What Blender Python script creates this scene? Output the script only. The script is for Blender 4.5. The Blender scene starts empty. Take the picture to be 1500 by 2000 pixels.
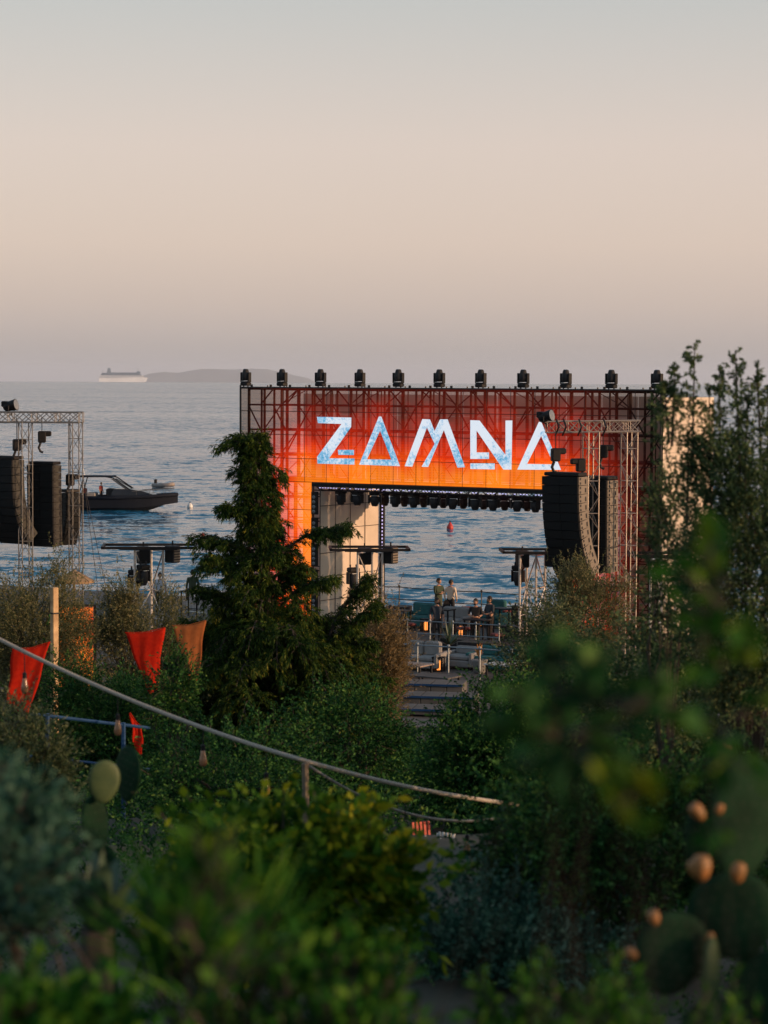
import bpy, bmesh, math, random
import numpy as np
from mathutils import Vector, Matrix, Quaternion, noise as mnoise

SC = bpy.context.scene
COL = SC.collection
R = math.radians
random.seed(7)

# ------------------------------------------------------------------ camera
H = 12.0                       # eye height above the sea
F = 85.0 / 36.0 * 2000.0       # focal length in photo pixels
PITCH, ROLL = R(3.16), R(0.27)
cam_d = bpy.data.cameras.new('camera')
cam = bpy.data.objects.new('camera', cam_d)
COL.objects.link(cam)
cam_d.sensor_fit = 'VERTICAL'
cam_d.sensor_height = 36.0
cam_d.lens = 85.0
cam_d.clip_start = 0.1
cam_d.clip_end = 80000.0
cam_d.dof.use_dof = True
cam_d.dof.focus_distance = 92.0
cam_d.dof.aperture_fstop = 3.6
CAMR = Matrix.Rotation(R(90) - PITCH, 3, 'X') @ Matrix.Rotation(ROLL, 3, 'Z')
cam.matrix_world = Matrix.Translation((0, 0, H)) @ CAMR.to_4x4()
SC.camera = cam

# ------------------------------------------------------------------ world and sun
SUN_AZ = R(108)                # clockwise from +Y (the way the camera looks): behind and to the right
SUN_EL = R(8.5)
world = bpy.data.worlds.new('World')
SC.world = world
world.use_nodes = True
nt = world.node_tree
nt.nodes.clear()
w_out = nt.nodes.new('ShaderNodeOutputWorld')
w_bg = nt.nodes.new('ShaderNodeBackground')
w_sky = nt.nodes.new('ShaderNodeTexSky')
w_sky.sky_type = 'NISHITA'
w_sky.sun_disc = False
w_sky.sun_elevation = SUN_EL
w_sky.sun_rotation = SUN_AZ
w_sky.dust_density = 3.0
w_tc = nt.nodes.new('ShaderNodeTexCoord')
w_sep = nt.nodes.new('ShaderNodeSeparateXYZ')
nt.links.new(w_tc.outputs['Generated'], w_sep.inputs[0])
w_ramp = nt.nodes.new('ShaderNodeValToRGB')
nt.links.new(w_sep.outputs['Z'], w_ramp.inputs[0])
SKY = [(0.0, (.455, .42, .43)), (0.010, (.50, .445, .435)), (0.030, (.585, .48, .44)),
       (0.055, (.65, .515, .46)), (0.095, (.645, .52, .475)), (0.155, (.48, .46, .445)), (0.24, (.295, .355, .405)),
       (0.45, (.215, .30, .37)), (1.0, (.19, .26, .34))]
els = w_ramp.color_ramp.elements
while len(els) < len(SKY):
    els.new(0.5)
for e, (p, c) in zip(els, SKY):
    e.position = p
    e.color = (*c, 1)
w_sc = nt.nodes.new('ShaderNodeVectorMath')
w_sc.operation = 'SCALE'
w_sc.inputs['Scale'].default_value = 0.065
nt.links.new(w_sky.outputs[0], w_sc.inputs[0])
w_add = nt.nodes.new('ShaderNodeVectorMath')
w_add.operation = 'ADD'
nt.links.new(w_ramp.outputs[0], w_add.inputs[0])
nt.links.new(w_sc.outputs[0], w_add.inputs[1])
nt.links.new(w_add.outputs[0], w_bg.inputs[0])
w_bg.inputs[1].default_value = 0.96
nt.links.new(w_bg.outputs[0], w_out.inputs[0])

sun_d = bpy.data.lights.new('sun', 'SUN')
sun_d.energy = 4.4
sun_d.angle = R(0.6)
sun_d.color = (1.0, 0.60, 0.34)
sun = bpy.data.objects.new('sun', sun_d)
COL.objects.link(sun)
SUN_DIR = Vector((math.sin(SUN_AZ) * math.cos(SUN_EL), math.cos(SUN_AZ) * math.cos(SUN_EL), math.sin(SUN_EL)))
sun.rotation_euler = SUN_DIR.to_track_quat('Z', 'Y').to_euler()

SC.view_settings.view_transform = 'Standard'
SC.view_settings.look = 'None'
SC.view_settings.exposure = 0.0
SC.view_settings.gamma = 1.0
SC.view_settings.use_curve_mapping = False
SC.render.engine = 'CYCLES'
SC.cycles.use_denoising = True
SC.cycles.max_bounces = 6
SC.cycles.diffuse_bounces = 1
SC.cycles.glossy_bounces = 2
SC.cycles.transmission_bounces = 4
SC.cycles.volume_bounces = 0
SC.cycles.transparent_max_bounces = 12
SC.cycles.sample_clamp_indirect = 6.0


def ray(px, py):
    return CAMR @ Vector(((px - 750) / F, -(py - 1000) / F, -1.0))


def at(px, py, d):
    v = ray(px, py)
    return Vector((0, 0, H)) + v * (d / v.y)


def on_z(px, py, z):
    v = ray(px, py)
    return Vector((0, 0, H)) + v * ((z - H) / v.z)


# ------------------------------------------------------------------ materials
MATS = {}


def mat(name, col, rough=0.6, metal=0.0, col2=None, scale=6.0, bump=0.0, emit=None, estr=0.0, coat=0.0, spec=0.5, detail=5.0):
    """Principled surface with a noise-driven second colour and a fine bump."""
    if name in MATS:
        return MATS[name]
    m = bpy.data.materials.new(name)
    m.use_nodes = True
    n, l = m.node_tree.nodes, m.node_tree.links
    b = n['Principled BSDF']
    b.inputs['Roughness'].default_value = rough
    b.inputs['Metallic'].default_value = metal
    b.inputs['Specular IOR Level'].default_value = spec
    b.inputs['Coat Weight'].default_value = coat
    if col2 is None:
        col2 = tuple(c * 0.72 for c in col)
    tc = n.new('ShaderNodeTexCoord')
    nz = n.new('ShaderNodeTexNoise')
    nz.inputs['Scale'].default_value = scale
    nz.inputs['Detail'].default_value = detail
    l.new(tc.outputs['Object'], nz.inputs['Vector'])
    rp = n.new('ShaderNodeValToRGB')
    rp.color_ramp.elements[0].position = 0.32
    rp.color_ramp.elements[1].position = 0.68
    rp.color_ramp.elements[0].color = (*col2, 1)
    rp.color_ramp.elements[1].color = (*col, 1)
    l.new(nz.outputs[0], rp.inputs[0])
    l.new(rp.outputs[0], b.inputs['Base Color'])
    if bump:
        bp = n.new('ShaderNodeBump')
        bp.inputs['Strength'].default_value = bump
        bp.inputs['Distance'].default_value = 0.02
        l.new(nz.outputs[0], bp.inputs['Height'])
        l.new(bp.outputs[0], b.inputs['Normal'])
    if emit:
        b.inputs['Emission Color'].default_value = (*emit, 1)
        b.inputs['Emission Strength'].default_value = estr
    MATS[name] = m
    return m


def leaf_mat(name, cols, trans=0.35, rough=0.55, scale=1.2, spec=0.08):
    """Leaf colours vary from leaf to leaf and softly through the crown; light passes through the blade."""
    m = bpy.data.materials.new(name)
    m.use_nodes = True
    n, l = m.node_tree.nodes, m.node_tree.links
    n.clear()
    out = n.new('ShaderNodeOutputMaterial')
    pb = n.new('ShaderNodeBsdfPrincipled')
    pb.inputs['Roughness'].default_value = rough
    pb.inputs['Specular IOR Level'].default_value = spec
    tr = n.new('ShaderNodeBsdfTranslucent')
    mx = n.new('ShaderNodeMixShader')
    mx.inputs[0].default_value = trans
    ge = n.new('ShaderNodeNewGeometry')
    tc = n.new('ShaderNodeTexCoord')
    nz = n.new('ShaderNodeTexNoise')
    nz.inputs['Scale'].default_value = scale
    nz.inputs['Detail'].default_value = 3
    l.new(tc.outputs['Object'], nz.inputs['Vector'])
    mm = n.new('ShaderNodeMath')
    mm.operation = 'MULTIPLY_ADD'
    mm.inputs[1].default_value = 0.55
    l.new(ge.outputs['Random Per Island'], mm.inputs[0])
    m2 = n.new('ShaderNodeMath')
    m2.operation = 'MULTIPLY_ADD'
    m2.inputs[1].default_value = 0.9
    m2.inputs[2].default_value = -0.30
    l.new(nz.outputs[0], m2.inputs[0])
    l.new(m2.outputs[0], mm.inputs[2])
    rp = n.new('ShaderNodeValToRGB')
    e = rp.color_ramp.elements
    while len(e) < len(cols):
        e.new(0.5)
    for i, c in enumerate(cols):
        e[i].position = 0.12 + 0.76 * i / (len(cols) - 1)
        e[i].color = (*c, 1)
    l.new(mm.outputs[0], rp.inputs[0])
    l.new(rp.outputs[0], pb.inputs['Base Color'])
    l.new(rp.outputs[0], tr.inputs['Color'])
    l.new(pb.outputs[0], mx.inputs[1])
    l.new(tr.outputs[0], mx.inputs[2])
    l.new(mx.outputs[0], out.inputs[0])
    MATS[name] = m
    return m


BLACK = mat('black_paint', (.014, .014, .016), .55, 0, (.008, .008, .010), spec=.2)
CHARC = mat('charcoal', (.028, .029, .032), .6, 0, (.016, .016, .02), spec=.2)
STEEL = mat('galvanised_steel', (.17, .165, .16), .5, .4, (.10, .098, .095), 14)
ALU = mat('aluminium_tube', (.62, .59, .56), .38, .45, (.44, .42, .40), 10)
SCAF = mat('dark_scaffold_steel', (.035, .028, .026), .5, .2, (.02, .016, .015))
CONC = mat('concrete', (.10, .098, .096), .85, 0, (.06, .058, .056), 1.5, .3)
DECKM = mat('deck_boards', (.085, .078, .075), .75, 0, (.045, .042, .04), 2.5, .25)
WOOD = mat('timber', (.56, .38, .20), .65, 0, (.28, .17, .08), 5, .3)
WOODD = mat('weathered_timber', (.20, .155, .11), .75, 0, (.11, .085, .06), 6, .4)
BARK = mat('bark', (.055, .044, .034), .9, 0, (.022, .018, .014), 9, .6)
CLOTHC = mat('cream_cloth', (.60, .51, .42), .75, 0, (.47, .40, .33), .9, .15)
TEAL = mat('teal_upholstery', (.02, .13, .13), .8, 0, (.012, .085, .09), 6)
GREYU = mat('grey_upholstery', (.20, .195, .19), .85, 0, (.25, .24, .235), 5)
DENIMB = mat('blue_powder_coat', (.012, .055, .15), .55, spec=.2)
REDF = leaf_mat('red_flag_cloth', [(.55, .02, .012), (.80, .055, .02)], .5, .9, 18, .05)
ORGF = leaf_mat('faded_orange_cloth', [(.34, .11, .04), (.55, .20, .07)], .4, .9, 14, .05)
ROPE = mat('pale_rope', (.42, .385, .33), .85, 0, (.27, .245, .21), 60, .5)
SKIN = mat('skin', (.42, .23, .15), .55, 0, (.36, .19, .125), 12)
HAIR = mat('dark_hair', (.014, .011, .009), .7)
WHITEP = mat('white_paint', (.70, .69, .67), .5, 0, (.58, .57, .55), 5)
REDP = mat('red_buoy_plastic', (.50, .03, .02), .45, 0, (.36, .02, .015), 8)
RUBBER = mat('navy_hypalon', (.010, .014, .024), .75, 0, (.007, .010, .017), 4, spec=.15)
GLASSD = mat('smoked_glass', (.05, .06, .07), .08, 0, (.04, .05, .06), 2, spec=.8)
BULBM = mat('warm_reflection_bulb', (.34, .17, .09), .2, 0, (.25, .12, .06), 20)  # orange of reflected warm light put into the bulb colour
LENS = mat('lens_glass', (.22, .23, .25), .12, .3, (.16, .17, .19), 9)
SOILM = None


# ------------------------------------------------------------------ mesh helpers
class MB:
    def __init__(self):
        self.v, self.f, self.m = [], [], []

    def _add(self, vs, fs, mi=0):
        o = len(self.v)
        self.v.extend([tuple(p) for p in vs])
        self.f.extend([tuple(i + o for i in q) for q in fs])
        self.m.extend([mi] * len(fs))

    def box(self, c, s, rot=None, mi=0):
        c = Vector(c)
        hx, hy, hz = s[0] / 2, s[1] / 2, s[2] / 2
        ps = [Vector((x, y, z)) for x in (-hx, hx) for y in (-hy, hy) for z in (-hz, hz)]
        if rot is not None:
            ps = [rot @ p for p in ps]
        self._add([c + p for p in ps],
                  [(0, 1, 3, 2), (4, 6, 7, 5), (0, 4, 5, 1), (2, 3, 7, 6), (0, 2, 6, 4), (1, 5, 7, 3)], mi)
        return self

    def cbox(self, c, s, b=.02, rot=None, mi=0):
        """Box with chamfered vertical and top edges (an octagonal-section block)."""
        c = Vector(c)
        hx, hy, hz = s[0] / 2, s[1] / 2, s[2] / 2

        def ring(ix, z):
            x, y = hx - ix, hy - ix
            return [(-x + b, -y, z), (x - b, -y, z), (x, -y + b, z), (x, y - b, z), (x - b, y, z), (-x + b, y, z), (-x, y - b, z), (-x, -y + b, z)]
        rs = [ring(b, -hz), ring(0, -hz + b), ring(0, hz - b), ring(b, hz)]
        ps = [Vector(p) for r_ in rs for p in r_]
        if rot is not None:
            ps = [rot @ p for p in ps]
        fs = [tuple(reversed(range(8))), tuple(range(24, 32))]
        for k in range(3):
            for i in range(8):
                j = (i + 1) % 8
                fs.append((k * 8 + i, k * 8 + j, k * 8 + 8 + j, k * 8 + 8 + i))
        self._add([c + p for p in ps], fs, mi)
        return self

    def bar(self, a, b, r, n=5, r2=None, mi=0, cap=True):
        a, b = Vector(a), Vector(b)
        d = b - a
        if d.length < 1e-6:
            return self
        d.normalize()
        up = Vector((0, 0, 1)) if abs(d.z) < .9 else Vector((1, 0, 0))
        s = d.cross(up).normalized()
        t = s.cross(d)
        r2 = r if r2 is None else r2
        vs = []
        for p, q in ((a, r), (b, r2)):
            for i in range(n):
                an = 2 * math.pi * i / n
                vs.append(p + (s * math.cos(an) + t * math.sin(an)) * q)
        fs = [(i, (i + 1) % n, n + (i + 1) % n, n + i) for i in range(n)]
        if cap:
            fs += [tuple(reversed(range(n))), tuple(range(n, 2 * n))]
        self._add(vs, fs, mi)
        return self

    def tube(self, pts, r, n=6, mi=0):
        """Smooth tube through points; r a number or one radius per point."""
        pts = [Vector(p) for p in pts]
        k = len(pts)
        rr = [r] * k if isinstance(r, (int, float)) else list(r)
        prev = None
        vs = []
        for i, p in enumerate(pts):
            d = (pts[min(i + 1, k - 1)] - pts[max(i - 1, 0)])
            if d.length < 1e-9:
                d = Vector((0, 0, 1))
            d.normalize()
            if prev is None:
                up = Vector((0, 0, 1)) if abs(d.z) < .9 else Vector((1, 0, 0))
                s = d.cross(up).normalized()
            else:
                s = (prev - d * prev.dot(d))
                s = s.normalized() if s.length > 1e-6 else d.orthogonal().normalized()
            prev = s
            t = d.cross(s)
            for j in range(n):
                an = 2 * math.pi * j / n
                vs.append(p + (s * math.cos(an) + t * math.sin(an)) * rr[i])
        fs = []
        for i in range(k - 1):
            for j in range(n):
                q = (j + 1) % n
                fs.append((i * n + j, i * n + q, (i + 1) * n + q, (i + 1) * n + j))
        fs += [tuple(reversed(range(n))), tuple(range((k - 1) * n, k * n))]
        self._add(vs, fs, mi)
        return self

    def lathe(self, prof, c=(0, 0, 0), n=12, rot=None, mi=0):
        c = Vector(c)
        vs = []
        for r_, z in prof:
            for j in range(n):
                an = 2 * math.pi * j / n
                p = Vector((r_ * math.cos(an), r_ * math.sin(an), z))
                vs.append(c + (rot @ p if rot is not None else p))
        k = len(prof)
        fs = []
        for i in range(k - 1):
            for j in range(n):
                q = (j + 1) % n
                fs.append((i * n + j, i * n + q, (i + 1) * n + q, (i + 1) * n + j))
        fs += [tuple(reversed(range(n))), tuple(range((k - 1) * n, k * n))]
        self._add(vs, fs, mi)
        return self

    def ell(self, c, rad, rot=None, n=10, k=7, mi=0):
        c = Vector(c)
        vs, fs = [], []
        for i in range(k + 1):
            th = math.pi * (i + .02) / (k + .04)
            for j in range(n):
                an = 2 * math.pi * j / n
                p = Vector((rad[0] * math.sin(th) * math.cos(an), rad[1] * math.sin(th) * math.sin(an), rad[2] * math.cos(th)))
                vs.append(c + (rot @ p if rot is not None else p))
        for i in range(k):
            for j in range(n):
                q = (j + 1) % n
                fs.append((i * n + j, (i + 1) * n + j, (i + 1) * n + q, i * n + q))
        self._add(vs, fs, mi)
        return self

    def prism(self, poly, a, b, mi=0):
        """poly: list of Vector for the near face; a,b offset vectors of the two faces."""
        k = len(poly)
        vs = [Vector(p) + Vector(a) for p in poly] + [Vector(p) + Vector(b) for p in poly]
        fs = [tuple(range(k)), tuple(reversed(range(k, 2 * k)))]
        for i in range(k):
            j = (i + 1) % k
            fs.append((i, i + k, j + k, j))
        self._add(vs, fs, mi)
        return self

    def mesh(self, name, mats, smooth=False):
        me = bpy.data.meshes.new(name)
        me.from_pydata(self.v, [], self.f)
        for m in (mats if isinstance(mats, (list, tuple)) else [mats]):
            me.materials.append(m)
        if any(self.m):
            me.polygons.foreach_set('material_index', self.m)
        if smooth:
            me.polygons.foreach_set('use_smooth', [True] * len(self.f))
        me.update()
        return me

    def build(self, name, mats, parent=None, smooth=False):
        o = bpy.data.objects.new(name, self.mesh(name, mats, smooth))
        COL.objects.link(o)
        if parent is not None:
            o.parent = parent
        return o


def tag(o, label=None, cat=None, group=None, kind=None):
    if label:
        o['label'] = label
    if cat:
        o['category'] = cat
    if group:
        o['group'] = group
    if kind:
        o['kind'] = kind
    return o


def empty(name, loc=(0, 0, 0), rz=0.0):
    o = bpy.data.objects.new(name, None)
    COL.objects.link(o)
    o.location = loc
    o.rotation_euler = (0, 0, rz)
    o.empty_display_size = .2
    return o


KIDS = {}


def copy_tree(o, parent=None):
    c = o.copy()
    COL.objects.link(c)
    if parent is not None:
        c.parent = parent
    for ch in list(o.children):
        copy_tree(ch, c)
    return c


def np_mesh(name, verts, quads, mats, parent=None, smooth=False):
    me = bpy.data.meshes.new(name)
    nv, nq = len(verts), len(quads)
    me.vertices.add(nv)
    me.vertices.foreach_set('co', np.asarray(verts, dtype=np.float32).ravel())
    me.loops.add(nq * 4)
    me.polygons.add(nq)
    me.loops.foreach_set('vertex_index', np.asarray(quads, dtype=np.int32).ravel())
    me.polygons.foreach_set('loop_start', np.arange(0, nq * 4, 4, dtype=np.int32))
    if smooth:
        me.polygons.foreach_set('use_smooth', np.ones(nq, dtype=bool))
    for m in (mats if isinstance(mats, (list, tuple)) else [mats]):
        me.materials.append(m)
    me.update(calc_edges=True)
    me.validate()
    o = bpy.data.objects.new(name, me)
    COL.objects.link(o)
    if parent is not None:
        o.parent = parent
    return o


def smooth01(t):
    t = np.clip(t, 0, 1)
    return t * t * (3 - 2 * t)


# ------------------------------------------------------------------ terrain
TZ = 2.2          # terrace level


def ground_z(x, y):
    base = np.where(y < 52, 10.2 - 0.133 * y, 10.2 - 0.133 * 52)
    base = np.where(y < 0, 10.2 - 0.02 * y, base)
    t = smooth01((y - 52) / 12)
    base = base * (1 - t) + 2.0 * t
    shade_hill = 4.1 * smooth01((x - 7) / 20) * smooth01((31 - y) / 20)  # unseen rise right of the view, added to keep sun off the foreground
    rip = .14 * np.sin(x * .9 + y * .35) * np.sin(y * .63 - x * .22) + .08 * np.sin(x * 2.3 - y * 1.7)
    base = base + shade_hill + rip * (1 - t)
    drop = smooth01((y - 98) / 14)
    return base * (1 - drop) - 3.0 * drop


def gz(x, y):
    return float(ground_z(np.array([float(x)]), np.array([float(y)]))[0])


def build_ground():
    xs = np.concatenate([np.linspace(-160, -40, 20), np.linspace(-38, 38, 110), np.linspace(40, 160, 20)])
    ys = np.concatenate([np.linspace(-120, -4, 30), np.linspace(-3, 112, 150)])
    X, Y = np.meshgrid(xs, ys)
    Z = ground_z(X, Y)
    V = np.stack([X.ravel(), Y.ravel(), Z.ravel()], 1)
    nx, ny = len(xs), len(ys)
    i = np.arange(ny - 1)[:, None] * nx + np.arange(nx - 1)[None, :]
    Q = np.stack([i, i + 1, i + nx + 1, i + nx], -1).reshape(-1, 4)
    m = mat('dry_hillside_soil', (.045, .040, .028), .95, 0, (.016, .022, .012), .8, .5)
    o = np_mesh('ground', V, Q, m, smooth=True)
    tag(o, 'dark scrubby hillside sloping down to the sea', None, None, 'structure')


build_ground()


# ------------------------------------------------------------------ sea
def build_sea():
    m = bpy.data.materials.new('sea_water')
    m.use_nodes = True
    n, l = m.node_tree.nodes, m.node_tree.links
    b = n['Principled BSDF']
    b.inputs['Base Color'].default_value = (.012, .115, .21, 1)
    b.inputs['Roughness'].default_value = .10
    b.inputs['IOR'].default_value = 1.33
    b.inputs['Specular IOR Level'].default_value = .24
    tc = n.new('ShaderNodeTexCoord')
    mp = n.new('ShaderNodeMapping')
    mp.inputs['Scale'].default_value = (.55, 1.0, 1.0)
    l.new(tc.outputs['Object'], mp.inputs[0])
    # wave facets too small for the mesh: slopes taken straight from noise, wind patches modulate them
    def nz(scale, det, sc=(1, 1, 1)):
        mpp = n.new('ShaderNodeMapping')
        mpp.inputs['Scale'].default_value = sc
        l.new(tc.outputs['Object'], mpp.inputs[0])
        q = n.new('ShaderNodeTexNoise')
        q.inputs['Scale'].default_value = scale
        q.inputs['Detail'].default_value = det
        q.inputs['Roughness'].default_value = .58
        l.new(mpp.outputs[0], q.inputs['Vector'])
        sb = n.new('ShaderNodeVectorMath')
        sb.operation = 'SUBTRACT'
        sb.inputs[1].default_value = (.5, .5, .5)
        l.new(q.outputs['Color'], sb.inputs[0])
        return sb.outputs[0], q.outputs[0]

    def vm(op, a_, b_):
        q = n.new('ShaderNodeVectorMath')
        q.operation = op
        for k_, x_ in enumerate((a_, b_)):
            if isinstance(x_, tuple):
                q.inputs[k_].default_value = x_
            else:
                l.new(x_, q.inputs[k_])
        return q.outputs[0]
    v1, _ = nz(.42, 4, (.8, 1, 1))
    v2, _ = nz(1.5, 3)
    v3, f3 = nz(.011, 3, (.35, 1, 1))
    amp_ = n.new('ShaderNodeMapRange')
    amp_.inputs['From Min'].default_value = .38
    amp_.inputs['From Max'].default_value = .62
    amp_.inputs['To Min'].default_value = .6
    amp_.inputs['To Max'].default_value = 1.45
    l.new(f3, amp_.inputs[0])
    sl = vm('ADD', vm('MULTIPLY', v1, (.5, 1.3, 0)), vm('MULTIPLY', v2, (.45, .95, 0)))
    scn = n.new('ShaderNodeVectorMath')
    scn.operation = 'SCALE'
    l.new(sl, scn.inputs[0])
    l.new(amp_.outputs[0], scn.inputs['Scale'])
    ge = n.new('ShaderNodeNewGeometry')
    nn = n.new('ShaderNodeVectorMath')
    nn.operation = 'NORMALIZE'
    l.new(vm('ADD', ge.outputs['Normal'], scn.outputs[0]), nn.inputs[0])
    l.new(nn.outputs[0], b.inputs['Normal'])
    fr = F * 768 / 1500
    rows = 520
    inv = np.linspace(1 / 84.0, 1 / 14000.0, rows)
    r = 1 / inv
    th = np.concatenate([np.radians(np.linspace(-62, -13, 40)), np.radians(np.linspace(-12.6, 12.6, 640)), np.radians(np.linspace(13, 62, 40))])
    RR, TT = np.meshgrid(r, th, indexing='ij')
    X, Y = RR * np.sin(TT), RR * np.cos(TT)
    Z = -RR ** 2 / (2 * 6371000.0)
    rng = np.random.default_rng(3)
    dr = np.gradient(r)
    dr = np.abs(dr)[:, None]
    for k in range(46):
        lam = 0.8 * (1.04 ** k)            # wavelengths from about one metre up
        an = rng.normal(R(84), R(30))       # chop running towards the shore
        kx, ky = math.cos(an) * 2 * math.pi / lam, math.sin(an) * 2 * math.pi / lam
        amp = .0225 * lam / (2 * math.pi)
        fade = np.clip(1.6 - 3.2 * dr / lam, 0, 1)
        ph = rng.uniform(0, 6.28)
        arg = kx * X + ky * Y + ph + .9 * np.sin(X * .021 + k) + .9 * np.sin(Y * .017 - k)
        Z = Z + amp * fade * np.sin(arg)
    V = np.stack([X.ravel(), Y.ravel(), Z.ravel()], 1)
    nr, nc = RR.shape
    i = np.arange(nr - 1)[:, None] * nc + np.arange(nc - 1)[None, :]
    Q = np.stack([i, i + 1, i + nc + 1, i + nc], -1).reshape(-1, 4)
    o = np_mesh('sea', V, Q, m, smooth=True)
    tag(o, 'calm rippled blue sea out to the horizon', None, None, 'structure')


build_sea()


def build_island():
    m = mat('far_island', (.12, .12, .11), .95, 0, (.08, .085, .08), .004)
    D = 45000.0
    xs = np.linspace(-4700, -1100, 120)
    ys = np.linspace(D - 900, D + 1500, 12)
    prof_px = [(270, 741), (292, 735), (318, 732), (345, 734), (365, 730), (392, 726), (420, 726), (452, 727), (490, 725), (520, 726), (545, 731), (575, 738), (600, 743), (630, 760)]
    px = np.array([p[0] for p in prof_px])
    pz = np.array([H + (743.0 - p[1]) / F * D for p in prof_px])
    pxs = xs / D * F + 750
    top = np.interp(pxs, px, pz, left=-165, right=-165)
    rng = np.random.default_rng(1)
    X, Y = np.meshgrid(xs, ys)
    prof = np.sin(np.pi * (Y - ys[0]) / (ys[-1] - ys[0]))
    base = -165.0
    Z = base + (top[None, :] - base) * np.clip(prof * 1.02, 0, 1) + rng.normal(0, 1.5, X.shape) * prof
    V = np.stack([X.ravel(), Y.ravel(), Z.ravel()], 1)
    nx = len(xs)
    i = np.arange(len(ys) - 1)[:, None] * nx + np.arange(nx - 1)[None, :]
    Q = np.stack([i, i + 1, i + nx + 1, i + nx], -1).reshape(-1, 4)
    o = np_mesh('island', V, Q, m, smooth=True)
    tag(o, 'low hazy island ridge on the horizon', None, None, 'structure')


build_island()


def build_haze():
    m = bpy.data.materials.new('haze_air')
    m.use_nodes = True
    n, l = m.node_tree.nodes, m.node_tree.links
    n.clear()
    out = n.new('ShaderNodeOutputMaterial')
    v = n.new('ShaderNodeVolumePrincipled')
    v.inputs['Color'].default_value = (.72, .77, .86, 1)
    v.inputs['Density'].default_value = 2.6e-5
    v.inputs['Anisotropy'].default_value = 0.1
    l.new(v.outputs[0], out.inputs['Volume'])
    o = MB().box((0, 23400, 10), (26000, 47000, 390)).build('haze', m)
    tag(o, 'thin pale sea haze over the water', None, None, 'stuff')


build_haze()

# ------------------------------------------------------------------ terrace and quay
# stage frame: u along the front (left to right), v going back towards the sea, w up
_pl = at(470, 1000, 98.0)
_pr = at(1288, 1000, 88.0)
ST0 = Vector((_pl.x, _pl.y, TZ))
STR = math.atan2(_pr.y - _pl.y, _pr.x - _pl.x)
STW = math.hypot(_pr.y - _pl.y, _pr.x - _pl.x)
STM = Matrix.Translation(ST0) @ Matrix.Rotation(STR, 4, 'Z')
STI = STM.inverted()
UD = Vector((math.cos(STR), math.sin(STR), 0))
VD = Vector((-math.sin(STR), math.cos(STR), 0))


def on_stage(px, py, v0=0.0):
    """Photo pixel -> (u, w) on the plane v = v0 of the stage."""
    d = ray(px, py)
    o = Vector((0, 0, H))
    p0 = ST0 + VD * v0
    t = (p0 - o).dot(VD) / d.dot(VD)
    q = STI @ (o + d * t)
    return q.x, q.z


def stw(u, v, w):
    return STM @ Vector((u, v, w))


def build_terrace():
    o = empty('terrace', (0, 0, 0))
    tag(o, 'raised concrete waterfront terrace floor with boarded deck', None, None, 'structure')
    # quay slab, its sea edge parallel to the stage
    e0, e1 = stw(-30, 7.2, 0), stw(40, 7.2, 0)
    poly = [Vector((-48, 86, 0)), Vector((-4.5, 82, 0)), Vector((-2.5, 69, 0)), Vector((9, 66, 0)), Vector((48, 64, 0)), Vector((e1.x, e1.y, 0)), Vector((e0.x, e0.y, 0))]
    MB().prism(poly, (0, 0, -2.0), (0, 0, TZ - .06)).build('quay_slab', CONC, o)
    # boards laid along the stage direction
    b = MB()
    k = 0
    v = -19.0
    while v < 7.0:
        u0 = -13.0 if v > -8 else (3.2 - .534 * v) / .846
        u1 = STW + 13.0
        b.box(((u0 + u1) / 2, v, -.03), (u1 - u0, .27, .055 + .006 * ((k * 7) % 3)))
        v += .29
        k += 1
    d = b.build('deck_board_floor', DECKM, o)
    d.matrix_world = STM
    tag(d, kind='stuff')


build_terrace()


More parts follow.
